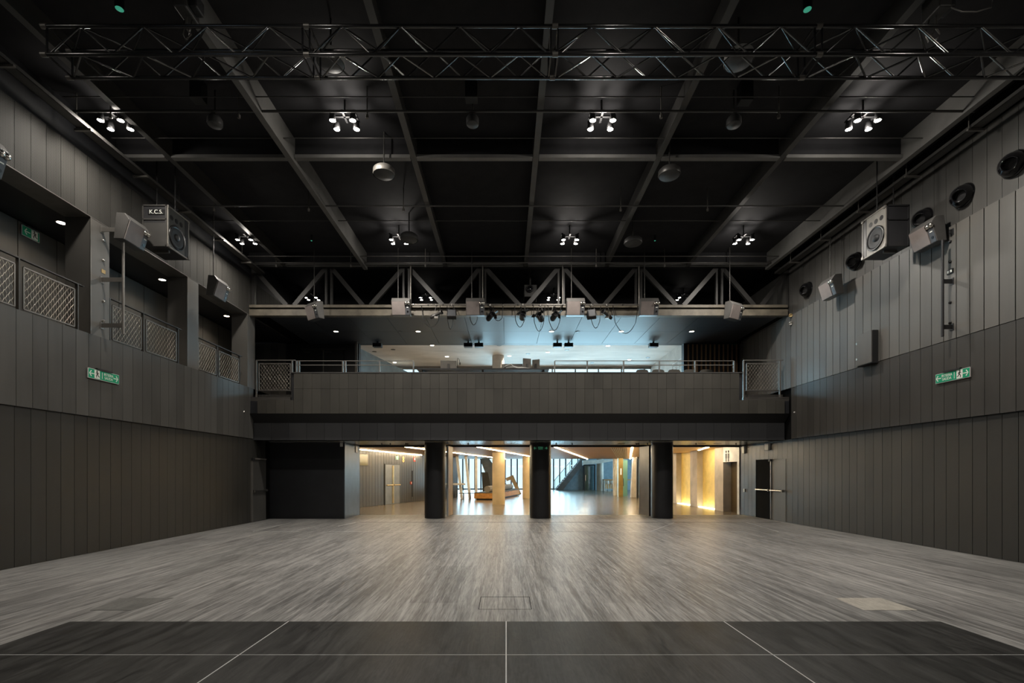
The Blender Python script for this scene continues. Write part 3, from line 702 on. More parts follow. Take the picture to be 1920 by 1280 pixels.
# wall poles with brackets
def pole(label, X, Y, xw, z0, z1, zb, mat):
    t = thing('speaker_pole', label, 'pole', (X, Y, z0), 0, 'wall poles for the loudspeakers')
    MB().cyl((X, Y, z0), (X, Y, z1), .026, 14).build('pole', mat, t)
    for z in zb:
        xe = X if z != zb[0] else X + (-.12 if xw < 0 else .14)
        b = MB().box(min(xe, xw), max(xe, xw), Y - .008, Y + .008, z - .045, z + .045).build('bracket', mat, t)
        MB().box(min(xw, xw + (.01 if xw < 0 else -.01)), max(xw, xw + (.01 if xw < 0 else -.01)), Y - .03, Y + .06, z - .07, z + .07).build('wall_plate', mat, b)
pole('grey steel pole bracketed to the left gallery pier', -8.03, 10.18, XL, 4.55, 6.48, (6.74, 5.69, 4.73), 'steel_grey')
pole('black steel pole bracketed to the right wall', 9.10, 10.12, XR - .055, 4.48, 6.49, (6.66, 5.63, 4.68), 'speaker_black')
for k, y in enumerate((451, 488, 565, 602)):
    Y = LW(193); z = PZ(y, Y)
    tag(MB().lathe((XL - .005, Y, z), (1, 0, 0), [(0, .03), (.025, .03), (.04, .018), (.045, 0)], 12).build('wall_bolt', 'chrome'), ('top', 'second', 'third', 'lowest')[k] + ' round bolt on the left gallery pier', 'bolt', 'bolts on the left pier')
    Y = RW(1787); z = PZ((453, 491, 567, 605)[k], Y)
    tag(MB().lathe((XR - .05, Y, z), (-1, 0, 0), [(0, .03), (.025, .03), (.04, .018), (.045, 0)], 12).build('wall_bolt', 'black_paint'), ('top', 'second', 'third', 'lowest')[k] + ' round bolt on the right wall beside the pole', 'bolt', 'bolts on the right wall')
tag(MB().box(XL, XL + .006, LW(193) - .04, LW(193) + .06, PZ(512, LW(193)), PZ(505, LW(193))).build('pier_label', 'brass'), 'small yellow label on the left gallery pier', 'label')
t = thing('socket_plate', 'black double socket plate with white inserts on the right wall', 'socket', (XR - .06, RW(1787), PZ(513, RW(1787))))
Y = RW(1787); z = PZ(509, Y)
MB().box(XR - .075, XR - .053, Y - .07, Y + .07, z - .045, z + .045).build('plate', 'rubber', t)
for dy in (-.035, .03): MB().box(XR - .079, XR - .074, Y + dy - .02, Y + dy + .02, z - .025, z + .025).build('insert', 'sign_white', t)

# ---- subwoofers hung from the ceiling
def subwoofer(label, x0, x1, face, text):
    y0, y1, z0, z1 = 10.82, 11.53, 6.69, 7.61
    t = thing('subwoofer', label, 'subwoofer', ((x0 + x1) / 2, y0, z0), 0, 'subwoofers hung from the ceiling')
    MB().box(x0, x1, y0, y1, z0, z1).build('cabinet', 'speaker_black', t, bevel=.006)
    s = 1 if face == x1 else -1; xf = face
    lo, hi = min(xf, xf + s * .02), max(xf, xf + s * .02)
    b = MB().box(lo, hi, y0 + .03, y1 - .14, z0 + .03, z1 - .03).build('baffle', 'sub_shaded' if text else 'sub_face', t)
    yc, zc = y0 + .29, z0 + .32
    w = MB().lathe((xf + s * .02, yc, zc), (s, 0, 0), [(0, .265), (.025, .265), (.03, .25), (.01, .215)], 32).build('surround', 'rubber', t)
    MB().lathe((xf + s * .03, yc, zc), (s, 0, 0), [(0, .218), (.006, .20), (-.004, .15), (-.008, .085)], 32).build('cone', 'cone', w)
    MB().lathe((xf + s * .02, yc, zc), (s, 0, 0), [(0, .085), (.03, .07), (.045, .035), (.048, 0)], 24).build('dust_cap', 'cone', w)
    for k in range(3):
        MB().cyl((xf + s * .018, y0 + .12 + k * .16, z0 + .70), (xf + s * .023, y0 + .12 + k * .16, z0 + .70), .055, 18).build('port', 'rubber', b)
    MB().box(lo, hi + .0, y1 - .13, y1 - .01, z0 + .03, z1 - .03).build('side_strip', 'speaker_black', t)
    fr = MB()
    for y in (y0 + .012, y1 - .012): fr.bar((xf + s * .012, y, z0), (xf + s * .012, y, z1), .03)
    for z in (z0 + .012, z1 - .012): fr.bar((xf + s * .012, y0, z), (xf + s * .012, y1, z), .03)
    fr.build('edge_frame', 'sub_face', t)
    fr = MB()
    for x in (x0 + .012, x1 - .012): fr.bar((x, y0 - .004, z0), (x, y0 - .004, z1), .03)
    for z in (z0 + .012, z0 + .60, z1 - .012): fr.bar((x0, y0 - .004, z), (x1, y0 - .004, z), .03)
    fr.build('end_frame', 'steel_dark' if text else 'black_paint', t)
    for y in (y0 + .02, y1 - .02):
        for z in (z0 + .03, z1 - .03): MB().cbox((xf + s * .025, y, z), .03, .06, .06).build('corner', 'steel_grey', t)
    if text:
        MB().box(x0 + .03, x1 - .03, y0 - .012, y0, z0 + .03, z0 + .52).build('end_panel', 'steel_dark', t)
        lp = MB().box(x0 + .12, x1 - .05, y0 - .010, y0, z0 + .70, z0 + .82).build('name_plate', 'rubber', t)
        o = inst('lettering', text_mesh('K.C.S.', .125, 'sign_white'), ((x0 + x1) / 2 + .035, y0 - .014, z0 + .76), lp); o.rotation_euler = (PI / 2, 0, 0)
    for x in (x0 + .06, x1 - .06):
        MB().cyl((x, (y0 + y1) / 2, z1), (x, (y0 + y1) / 2, 8.86), .014, 8).build('hanging_rod', 'black_paint', t)
    MB().box(x0 + .1, x1 - .1, y0 + .2, y0 + .24, z0 - .05, z0).build('handle', 'steel_grey', t)
subwoofer('boxy subwoofer lettered K.C.S. hung at the left wall', -8.10, -7.56, -7.56, True)
subwoofer('boxy subwoofer with a lit face coloured pale, hung at the right wall', 8.48, 8.98, 8.48, False)

# ---- air nozzles on the right wall
for x, y, lab in ((1902, 308, 'glossy black air nozzle nearest the right picture edge'), (1808, 367, 'glossy black air nozzle, second from the right picture edge'), (1733, 411, 'glossy black air nozzle behind the right wall loudspeaker'), (1605, 490, 'glossy black air nozzle left of the right subwoofer'), (1515, 543, 'glossy black air nozzle farthest along the right wall')):
    Y = RW(x); z = PZ(y, Y)
    t = thing('air_nozzle', lab, 'air nozzle', (XR, Y, z), 0, 'air nozzles on the right wall')
    d = Vector((-.8, -.45, -.25)).normalized()
    MB().lathe((XR + .01, Y, z), (-1, 0, 0), [(0, .235), (.03, .235), (.05, .21), (.06, .20)], 28).build('collar', 'duct_gloss', t)
    MB().lathe(Vector((XR - .02, Y, z)), d, [(0, .21), (.08, .205), (.16, .17), (.22, .125), (.24, .115), (.20, .10), (.10, .08)], 28).build('nozzle', 'duct_gloss', t)
    MB().lathe(Vector((XR - .02, Y, z)) + d * .13, d, [(0, .092), (.002, 0)], 20).build('throat', 'rubber', t)

# ---- steel truss over the balcony edge
YT = 16.12
t = thing('steel_truss', 'painted steel truss with slanting members over the balcony edge', 'truss', (0, YT, ZS))
MB().box(XL + .01, XR - .06, YT - .10, YT + .10, PZ(578, YT), PZ(573, YT)).build('top_flange', 'chord_paint', t)
MB().box(XL + .01, XR - .06, YT - .02, YT + .02, PZ(582, YT), PZ(578, YT)).build('web', 'black_paint', t)
MB().box(XL + .01, XR - .06, YT - .10, YT + .10, PZ(593, YT), PZ(581.5, YT)).build('bottom_flange', 'chord_paint', t)
nodes = [545, 688, 838, 981, 1125, 1274, 1420]; tops = [470, 617, 762, 905, 1052, 1197, 1348, 1486]
zt, zb = 8.45, PZ(573, YT)
MB().box(XL + .01, XR - .06, YT - .08, YT + .08, zt, 8.86).build('top_chord', 'black_paint', t)
for i, x in enumerate(nodes):
    for tx, dx in ((tops[i], -7), (tops[i + 1], 7)):
        p, q = (PX(x + dx, YT), YT, zb), (PX(tx - dx * .7, YT), YT, zt)
        MB().bar(p, q, .14, .10, (0, 1, 0)).build('diagonal', 'truss_steel', t)
for x in tops[1:-1]:
    for dx in (-5, 5): MB().box(PX(x + dx, YT) - .03, PX(x + dx, YT) + .03, YT - .05, YT + .05, zb, zt).build('post', 'truss_steel', t)
for k, x in enumerate((476, 1478)):
    MB().box(PX(x, YT) - .05, PX(x, YT) + .05, YT - .06, YT + .06, zb, zt).build('post', 'truss_steel', t)
# ---- lighting pipe and stage lamps
YP = 15.86; zp = PZ(571, YP)
t = thing('lighting_pipe', 'thin grey lighting pipe carrying the stage lamps below the truss', 'pipe', (PX(768, YP), YP, zp))
MB().cyl((PX(768, YP), YP, zp), (PX(1215, YP), YP, zp), .025, 12).build('pipe', 'steel_grey', t)
for x in (770, 905, 1055, 1198): MB().cyl((PX(x, YP), YP, zp), (PX(x, YP), YP, 8.46), .022, 8).build('drop_rod', 'steel_grey', t)
for k in range(16): MB().cyl((PX(775 + 28 * k, YP) - .02, YP, zp), (PX(775 + 28 * k, YP) + .02, YP, zp), .036, 10).build('clamp', 'chrome' if k % 3 == 0 else 'steel_dark', t)
def stage_lamp(x, y, kind, yaw, lab):
    X = PX(x, YP); z = PZ(y, YP)
    t = thing('stage_lamp', lab, 'stage lamp', (X, YP, z), 0, 'stage lamps on the pipe')
    R = Euler((math.radians(-20), 0, math.radians(yaw))).to_matrix(); d = R @ Vector((0, -1, 0)); c = Vector((X, YP, z)); u = R @ Vector((1, 0, 0))
    if kind == 'can':
        MB().lathe(c - d * .16, d, [(0, 0), (0, .07), (.06, .10), (.28, .10), (.34, .115), (.34, .10), (.26, .09)], 20).build('can', 'black_paint', t)
        MB().lathe(c + d * .10, d, [(0, .092), (.012, .05), (.016, 0)], 20).build('lens', 'duct_gloss', t)
        w = .125
        for k in range(4):
            a = PI / 2 * k + .4; v = R @ Vector((math.cos(a), 0, math.sin(a)))
            MB().bar(c + d * .18 + v * .11, c + d * .27 + v * .19, .13, .006, d.cross(v)).build('barn_door', 'black_paint', t)
    elif kind == 'flood':
        q = [u * a + Vector((0, 0, 1)) * b for a, b in ((-.15, -.10), (.15, -.10), (.13, .12), (-.13, .12))]
        MB().prism([c + p - d * .08 for p in q], d * .16).build('housing', 'speaker_black', t)
        MB().prism([c + p * .88 + d * .082 for p in q], d * .006).build('glass', 'plate_blue', t)
        w = .17
    else:
        MB().lathe(c - d * .22, d, [(0, 0), (0, .06), (.12, .075), (.16, .05), (.36, .055), (.44, .085), (.44, .07)], 18).build('barrel', 'steel_dark', t)
        MB().lathe(c + d * .20, d, [(0, .07), (.004, 0)], 18).build('lens', 'duct_gloss', t)
        MB().box(c.x - .06, c.x + .06, c.y - .05, c.y + .05, c.z - .12, c.z - .06).build('shutter_box', 'steel_grey', t)
        w = .10
    top = Vector((X, YP, zp - .03))
    MB().bar(c + u * w, top + u * w * .3, .025, .008).bar(c - u * w, top - u * w * .3, .025, .008).bar(top + u * w * .4, top - u * w * .4, .03, .012).build('yoke', 'steel_dark', t)
    MB().cyl(top - Vector((0, 0, .01)), top + Vector((0, 0, .05)), .03, 10).build('clamp', 'steel_grey', t)
for a in ((818, 590, 'profile', 70, 'leftmost grey profile stage lamp turned sideways'), (847, 590, 'flood', 5, 'boxy black flood lamp left on the pipe'), (919, 594, 'can', 30, 'black stage can lamp left of the pipe centre'), (980, 593, 'can', 0, 'round black stage can lamp facing straight out'),
          (1013, 596, 'can', -25, 'black stage can lamp with open barn doors at the middle'), (1039, 594, 'can', 20, 'dark stage can lamp beside the fourth truss loudspeaker'), (1109, 590, 'flood', -20, 'angular glass fronted flood lamp right on the pipe'), (1138, 590, 'profile', -50, 'rightmost brownish profile stage lamp on the pipe')): stage_lamp(*a)
for i, (xa, xb, sag) in enumerate(((790, 825, 20), (838, 850, 24), (880, 896, 16), (925, 943, 8), (965, 985, 20), (1000, 1022, 28), (1028, 1052, 26), (1108, 1127, 22), (1150, 1197, 32))):
    pts = []
    for k in range(13):
        s = k / 12; x = xa + (xb - xa) * s; y = 592 + sag * math.sin(PI * s) ** .8 if 0 < k < 12 else 572
        pts.append((PX(x, YP), YP + .06, PZ(y, YP)))
    tag(MB().tube(pts, .011, 5).build('hanging_cable', 'cable'), f'sagging black cable, {("first","second","third","fourth","fifth","sixth","seventh","eighth","ninth")[i]} from the left under the lighting pipe', 'cable', 'cables under the lighting pipe')
# projector above the truss
Y = 17.0; X = PX(994, Y); z = PZ(562, Y)
t = thing('projector', 'dark boxy projector hanging behind the middle of the steel truss', 'projector', (X, Y, z))
MB().box(-.22, .22, -.3, .3, 0, .42).build('body', 'beam_grey', t, local=True, bevel=.02)
MB().lathe((-.03, -.30, .27), (0, -1, 0), [(0, .13), (.05, .13), (.06, .10), (.02, .09)], 24).build('lens_barrel', 'rubber', t, local=True)
MB().lathe((-.03, -.32, .27), (0, -1, 0), [(0, .09), (.02, .05), (.025, 0)], 20).build('lens', 'duct_gloss', t, local=True)
MB().cyl((0, 0, .42), (0, 0, 8.86 - z), .04, 10).build('mount', 'steel_dark', t, local=True)
# small black boxes under the balcony ceiling edge
for x, lab in ((708, 'single small black speaker left of the foyer opening'), (878, 'left one of the small black speaker pair left of the concrete column'), (898, 'right one of the small black speaker pair left of the concrete column'), (1045, 'left one of the small black speaker pair right of the concrete column'), (1066, 'right one of the small black speaker pair right of the concrete column'), (1225, 'single small black speaker right of the foyer opening')):
    Y = 19.25; X = PX(x, Y)
    t = thing('small_speaker', lab, 'loudspeaker', (X, Y, PZ(651, Y)), 0, 'small speakers at the balcony ceiling edge')
    MB().box(-.17, .17, -.12, .12, 0, .155).build('cabinet', 'speaker_black', t, local=True, bevel=.01)
    MB().box(-.165, .165, -.128, -.118, .012, .12).build('grille', 'rubber', t, local=True)
    MB().box(-.165, .165, -.126, -.118, .13, .15).build('trim_strip', 'plate_blue', t, local=True)
    MB().box(-.03, .03, -.03, .03, .15, ZS - PZ(651, Y)).build('mount', 'black_paint', t, local=True)

# ---- railings
def mesh_fill(y0, y1, z0, z1, pitch=.095, rows=None, amp=None):
    """wavy wires in local (u, z); returns polylines"""
    rows = rows or max(4, int((z1 - z0) / .066)); h = (z1 - z0) / rows; out = []
    n = max(4, int((y1 - y0) / pitch)); st = (y1 - y0) / n
    for r in range(rows):
        zc = z0 + (r + .5) * h; pts = []
        for k in range(n * 2 + 1):
            sgn = 1 if (k + r) % 2 else -1
            u = y0 + k * st / 2
            pts += [(u, zc + sgn * h * .48)] if k in (0, n * 2) else [(u - st * .10, zc + sgn * h * .48), (u + st * .10, zc + sgn * h * .48)]
        out.append(pts)
    return out
def wire_panel(parent, org, du, u0, u1, z0, z1):
    fr = MB(); P = lambda u, z: Vector(org) + Vector(du) * u + Vector((0, 0, z))
    for a, b in (((u0, z0), (u1, z0)), ((u0, z1), (u1, z1)), ((u0, z0), (u0, z1)), ((u1, z0), (u1, z1))): fr.bar(P(*a), P(*b), .022)
    f = fr.build('mesh_frame', 'steel_grey', parent)
    w = MB()
    for pts in mesh_fill(u0 + .012, u1 - .012, z0 + .012, z1 - .012): w.tube([P(*p) for p in pts], .0042, 4)
    o = w.build('wire_mesh', 'wire', f); o['kind'] = 'stuff'
XG = XL + .0
for i, (ya, yb, yc, lab) in enumerate(((7.42, 8.50, 9.67, 'gallery railing with wire mesh in the opening nearest the camera'), (10.42, 11.42, 12.63, 'gallery railing with wire mesh between the two full piers'), (13.36, 14.34, 15.55, 'gallery railing with wire mesh in the farthest opening'))):
    t = thing('gallery_railing', lab, 'railing', (XG - .06, (ya + yc) / 2, 4.475), 0, 'gallery railings')
    x = XG - .06
    MB().box(x - .03, x + .03, ya, yc + .14, 5.395, 5.415).build('top_rail', 'steel_dark', t)
    for y in (ya + .03, yb, yc): MB().box(x - .03, x + .03, y - .012, y + .012, 4.475, 5.395).build('post', 'steel_dark', t)
    for a, b in ((ya + .10, yb - .08), (yb + .08, yc - .08)): wire_panel(t, (x + .02, 0, 0), (0, 1, 0), a, b, 4.53, 5.27)
for xa, xb, lab in ((481, 548, 'short mesh railing at the left end of the balcony'), (1394, 1462, 'short mesh railing at the right end of the balcony')):
    Y = YF + .12; X0, X1 = PX(xa, Y), PX(xb, Y); z0, z1 = PZ(733, Y), PZ(676, Y)
    t = thing('mesh_railing', lab, 'railing', ((X0 + X1) / 2, Y, 4.06), 0, 'balcony end railings')
    for x in (X0, X1): MB().box(x - .02, x + .02, Y - .02, Y + .02, 4.03 if True else z0, z1).build('post', 'steel_grey', t)
    MB().box(X0, X1 + .1, Y - .025, Y + .025, z1, z1 + .025).build('top_rail', 'steel_grey', t)
    MB().box(X0, X1, Y - .02, Y + .02, z0, z0 + .02).build('bottom_rail', 'steel_grey', t)
    wire_panel(t, (0, Y - .02, 0), (1, 0, 0), X0 + .09, X1 - .05, z0 + .03, z1 - .10)
for posts, lab in (((556, 561, 643, 648, 712, 775), 'two bar steel railing on the balcony left of the mixing desk'), ((1040, 1101, 1169, 1236, 1303, 1376), 'two bar steel railing on the balcony right of the mixing desk')):
    Y = YF + .14; zr0 = zs[2] + .01
    t = thing('balcony_railing', lab, 'railing', (PX(posts[0], Y), Y, zr0), 0, 'two bar balcony railings')
    for x in posts: MB().box(PX(x, Y) - .02, PX(x, Y) + .02, Y - .03, Y + .03, zr0, PZ(677, Y)).build('post', 'steel_grey', t)
    for y in (677, 685): MB().box(PX(posts[0], Y), PX(posts[-1], Y), Y - .02, Y + .02, PZ(y, Y), PZ(y, Y) + .022).build('rail', 'steel_grey', t)

# ---- mixing position on the balcony
Y = 16.7; zd = PZ(695, Y)
t = thing('mixing_desk', 'black mixing desk on the balcony behind the parapet', 'desk', (PX(906, Y), Y, 4.03))
MB().box(PX(785, Y), PX(1028, Y), Y - .35, Y + .45, zd - .03, zd + .015).build('desk_top', 'black_paint', t)
for x in (795, 906, 1018): MB().box(PX(x, Y) - .03, PX(x, Y) + .03, Y - .3, Y + .4, 4.03, zd - .03).build('leg', 'black_paint', t)
def monitor(x0, x1, y0, rz, lab):
    X = PX((x0 + x1) / 2, Y); w = PX(x1, Y) - PX(x0, Y); z1 = PZ(y0, Y); zt_ = zd + .015
    m = thing('monitor', lab, 'monitor', (X, Y, zt_), rz, 'monitors on the mixing desk')
    MB().box(-w / 2, w / 2, -.02, .02, .05, z1 - zt_).build('panel', 'monitor', m, local=True, bevel=.006)
    MB().box(-.035, .035, -.05, -.02, .0, .22).build('stand', 'steel_dark', m, local=True)
    MB().box(-.12, .12, -.09, .09, 0, .012).build('foot', 'black_paint', m, local=True)
    MB().box(-w / 2 + .02, w / 2 - .02, .02, .024, .07, z1 - zt_ - .02).build('display', 'screen', m, local=True)
monitor(826, 856, 676, .1, 'monitor standing alone at the left of the mixing desk')
monitor(980, 996, 672, .35, 'left half of the monitor pair on the mixing desk')
monitor(998, 1012, 674, -.35, 'right half of the monitor pair on the mixing desk')
t = thing('mixing_console', 'flat brown console with white cables on the mixing desk', 'console', (PX(960, Y), Y - .05, zd + .018))
MB().prism([(-.36, -.2, 0), (-.36, .25, 0), (-.36, .25, .25), (-.36, .18, .25), (-.36, -.2, .08)], (.72, 0, 0)).build('body', 'monitor', t, local=True)
MB().tube([(-.30, -.22, .02), (-.2, -.24, .10), (-.05, -.22, .16), (.05, -.23, .08), (.2, -.24, .03), (.36, -.22, .04), (.6, -.2, .01)], .012).build('cable', 'white_cable', t, local=True)
MB().tube([(-.2, -.25, .02), (0, -.25, .05), (.2, -.25, .02), (.5, -.22, .03)], .012).build('cable', 'white_cable', t, local=True)
t = thing('gooseneck_lamp', 'thin gooseneck lamp beside the left monitor', 'lamp', (PX(856, Y) + .02, Y + .1, zd + .015))
MB().tube([(0, 0, 0), (0, 0, .40), (.01, 0, .45), (.06, -.03, .40), (.09, -.05, .28)], .009).build('neck', 'black_paint', t, local=True)
MB().cyl((.09, -.05, .28), (.09, -.05, .20), .02, 8).build('head', 'black_paint', t, local=True)
for i, x in enumerate((1204, 1234, 1264, 1293, 1324)):
    Yc = 17.0; X = PX(x, Yc); zt_ = PZ(692.5, Yc)
    t = thing('balcony_chair', ('first', 'second', 'third', 'fourth', 'fifth')[i] + ' dark chair back from the left above the right parapet', 'chair', (X, Yc, 4.03), 0, 'chairs behind the right parapet')
    pr = [(-.20, zt_ - .35), (.20, zt_ - .35), (.21, zt_ - .06), (.17, zt_ - .015), (.08, zt_), (-.08, zt_), (-.17, zt_ - .015), (-.21, zt_ - .06)]
    MB().prism([(X + a, Yc - .02, z) for a, z in pr], (0, .04, 0)).build('backrest', 'seat_dark', t)
    MB().box(X - .21, X + .21, Yc, Yc + .42, 4.46, 4.50).build('seat', 'seat_dark', t)
    for a in (-.19, .19):
        for b in (.01, .40): MB().cyl((X + a, Yc + b, 4.03), (X + a, Yc + b, (zt_ - .3) if b < .1 else 4.46), .014, 8).build('leg', 'steel_dark', t)
Y = 23.0
column(PX(934, Y), .56, 'concrete_column', 'round concrete column in the upper foyer', 'concrete_board', Y, 7.2, z0=4.05)
tag(MB().cyl((PX(668, 19.3), 19.3, 4.03), (PX(668, 19.3), 19.3, ZS), .06, 14).build('steel_post', 'steel_grey'), 'slender steel post at the left edge of the foyer opening', 'post')
t = thing('double_door', 'black double door behind the left balcony railing', 'door', (PX(606, YB), YB, 4.05))
for a, b in ((568, 606.5), (608.5, 645)):
    l_ = MB().box(PX(a, YB), PX(b, YB), YB - .05, YB, 4.05, PZ(657, YB)).build('leaf', 'black_paint', t)
    MB().box(PX(a, YB) + .05, PX(a, YB) + .3, YB - .10, YB - .05, PZ(659, YB) - .06, PZ(659, YB)).build('closer', 'steel_dark', l_)
MB().box(PX(566, YB), PX(647, YB), YB - .08, YB, PZ(657, YB), PZ(654, YB)).build('head', 'steel_dark', t)
MB().box(PX(606.5, YB), PX(608.5, YB), YB - .07, YB, 4.05, PZ(657, YB)).build('astragal', 'steel_grey', t)
t = thing('wall_grating', 'white framed slanted grille on the pale foyer wall', 'grille', (OX1 + .33, 21.3, PZ(672, 21.3)))
x = OX1 + .345
for a, b in (((20.6, 6.55), (21.9, 6.55)), ((20.6, 6.2), (21.9, 6.2)), ((20.6, 6.2), (20.6, 6.55)), ((21.9, 6.2), (21.9, 6.55)), ((21.0, 6.2), (21.0, 6.55)), ((21.45, 6.2), (21.45, 6.55)), ((20.6, 6.37), (21.9, 6.37))):
    MB().bar((x, *a), (x, *b), .02).build('bar', 'white_paint' if a[0] != 20.6 or b[0] != 20.6 else 'black_paint', t)

# ---- signs
def runner(parent, sc, flip):                             # pictogram in local (u, v) at the sign front, local y = out
    m = MB(); s = -1 if flip else 1
    def seg(a, b, w): m.bar((a[0] * sc * s, 0, a[1] * sc), (b[0] * sc * s, 0, b[1] * sc), w * sc, .002 , (0, 1, 0)) if False else m.bar((a[0] * sc * s, 0, a[1] * sc), (b[0] * sc * s, 0, b[1] * sc), .003, w * sc, (0, 0, 1)) if abs(a[1] - b[1]) < 1e-6 else m.bar((a[0] * sc * s, 0, a[1] * sc), (b[0] * sc * s, 0, b[1] * sc), .003, w * sc, (1, 0, 0))
    m.lathe((.05 * sc * s, .001, .34 * sc), (0, -1, 0), [(0, 0), (0, .08 * sc), (.003, .08 * sc), (.003, 0)], 12)
    seg((.03, .24), (-.04, 0), .13); seg((.03, .22), (.20, .10), .06); seg((.0, .20), (-.18, .12), .06)
    seg((-.03, .02), (.13, -.12), .08); seg((.13, -.12), (.10, -.34), .07); seg((-.04, .02), (-.12, -.18), .08); seg((-.12, -.18), (-.30, -.24), .07)
    return m.build('runner', 'sign_black', parent, local=True)
def exit_sign(label, loc, rz, w, h, layout, lit=False, cat='exit sign', cols=None):
    t = thing('exit_sign', label, cat, loc, rz, 'green exit signs')
    g, wh = ('sign_lit_green', 'sign_lit_white') if lit else ('sign_green', 'sign_white')
    if cols: g, wh = cols
    MB().box(-w / 2, w / 2, -.025, 0, -h / 2, h / 2).build('frame', 'black_paint' if cols else 'white_paint', t, local=True)
    b = MB().box(-w / 2 + .008, w / 2 - .008, -.028, -.02, -h / 2 + .008, h / 2 - .008).build('face', g, t, local=True)
    def arrow(u, s):
        m = MB(); L = h * .30
        m.box(min(u - s * L, u + s * L * .6), max(u - s * L, u + s * L * .6), -.032, -.027, -h * .045, h * .045)
        for q in (1, -1): m.prism([(u + s * L, -.032, 0), (u + s * L * .75, -.032, -q * h * .0), (u, -.032, q * L * .85), (u + s * L * .28, -.032, q * L * 1.05)], (0, .005, 0))
        m.build('arrow', wh, b, local=True)
    for kind, u, s in layout:
        u *= w
        if kind == 'arrow': arrow(u, s)
        elif kind == 'man':
            k = MB().box(u - h * .33, u + h * .33, -.031, -.026, -h * .42, h * .42).build('pictogram', wh, b, local=True)
            r = runner(k, h * .95, s < 0); r.location = (u, -.034, 0)
        elif kind == 'bar': MB().box(u - .006, u + .006, -.031, -.026, -h * .33, h * .33).build('divider', wh, b, local=True)
        elif kind == 'text':
            for k, (word, dz) in enumerate((('IRTEERA', .17), ('SALIDA', -.19))):
                o = bpy.data.objects.new('lettering', text_mesh(word, h * .40, wh)); C.objects.link(o); o.parent = b; o.location = (u, -.030, h * dz); o.rotation_euler = (PI / 2, 0, 0); o.scale = (.82, 1, 1)
    MB().box(-w * .25, w * .25, -.05, 0, h / 2, h / 2 + .03).build('mount', 'black_paint', t, local=True)
LAYL = (('arrow', -.40, -1), ('man', -.23, -1), ('bar', -.07, 1), ('text', .14, 1), ('arrow', .38, 1))
LAYR = (('arrow', -.40, -1), ('text', -.15, 1), ('bar', .07, 1), ('man', .22, 1), ('arrow', .39, 1))
exit_sign('green two way exit sign on the left wall', (XL + .04, (LW(160) + LW(217)) / 2, 3.665), PI / 2, .78, .20, LAYL)
exit_sign('green two way exit sign on the right wall', (XR - .055, (RW(1825) + RW(1762)) / 2, 3.66), -PI / 2, .78, .20, LAYR)
exit_sign('green arrow exit sign on the gallery back wall', (-10.09, 10.28, 6.70), PI / 2, .38, .21, (('arrow', -.22, -1), ('man', .2, -1)))
exit_sign('green lit exit sign with two arrows on the middle black column', (PX(1013.5, 17.55), 17.54, PZ(840, 17.54)), 0, .50, .15, (('arrow', -.40, -1), ('text', 0, 1), ('arrow', .40, 1)), cols=('sign_dim', 'sign_lit_dim'))
exit_sign('small dim green exit sign on the black wall block', (PX(502, 17.5), 17.53, PZ(835, 17.5)), 0, .16, .14, (('man', 0, 1),), cols=('sign_dim', 'sign_dim2'))
exit_sign('dim exit sign high at the dark right end of the balcony', (PX(1378, 19.4), YB, PZ(643, 19.4)), 0, .34, .16, (('arrow', -.25, -1), ('man', .2, 1)), cols=('sign_dim', 'sign_dim2'))
# lobby wall signs and doors
rzl = math.atan2(dl.y, dl.x)
def on_lobby(x, z, off=.05): p = LWL(x) + nl * off; return (p.x, p.y, z)
p = LWL(743); exit_sign('small green exit sign above the grey lobby door', on_lobby(743, PZ(858, p.y), .035), rzl, .30, .20, (('man', 0, 1),), True)
p = LWL(755); t = thing('number_sign', 'orange ring shaped number sign on the lobby wall', 'sign', on_lobby(755, PZ(861, p.y), .035), rzl)
for dz in (-.075, .075): MB().lathe((0, 0, dz), (0, -1, 0), [(0, .05), (0, .085), (.02, .085), (.02, .05), (0, .05)], 20).build('ring', 'icon_orange', t, local=True)
p = LWL(776); t = thing('fire_sign', 'small red fire sign on the lobby wall', 'sign', on_lobby(776, PZ(861, p.y), .035), rzl)
MB().box(-.10, .10, -.02, 0, -.13, .13).build('plate', 'red', t, local=True); MB().box(-.05, .05, -.024, -.018, -.04, .07).build('flame', 'icon_white', t, local=True)
p = LWL(769); t = thing('fire_alarm', 'small red alarm button on the lobby wall', 'alarm', on_lobby(769, PZ(905, p.y), .035), rzl)
MB().box(-.07, .07, -.05, 0, -.08, .08).build('housing', 'red', t, local=True); MB().lathe((0, -.05, 0), (0, -1, 0), [(0, .04), (.01, .03), (.012, 0)], 12).build('button', 'sign_white', t, local=True)
t = thing('wall_strip', 'long dark upright strip on the lobby wall', 'strip', on_lobby(772, PZ(931, LWL(772).y), .035), rzl)
MB().box(-.025, .025, -.03, 0, 0, 1.5).build('bar', 'black_paint', t, local=True)
p = LWL(680); t = thing('wall_screen', 'dark yellowish screen on the lobby wall at the left jamb', 'screen', on_lobby(679, PZ(873, p.y), .035), rzl)
MB().box(-.36, .36, -.06, 0, 0, .58).build('case', 'black_paint', t, local=True); MB().box(-.34, .34, -.064, -.058, .02, .56).build('display', 'screen', t, local=True)
p = LWL(734.5); wd = (LWL(748) - LWL(721)).length
t = thing('lobby_door', 'grey double door with golden push bars in the lobby', 'door', on_lobby(734.5, 0, .03), rzl)
for s in (-1, 1):
    lf = MB().box(min(0, s * wd / 2) + .004, max(0, s * wd / 2) - .004, -.04, 0, .01, 2.10).build('leaf', 'leaf_light', t, local=True)
    MB().cyl((s * .06, -.10, 1.02), (s * (wd / 2 - .05), -.10, 1.02), .035, 10).build('push_bar', 'brass', lf, local=True)
    MB().box(s * .04 - .02, s * .04 + .02, -.08, -.04, .05, 2.06).build('rod', 'brass', lf, local=True)
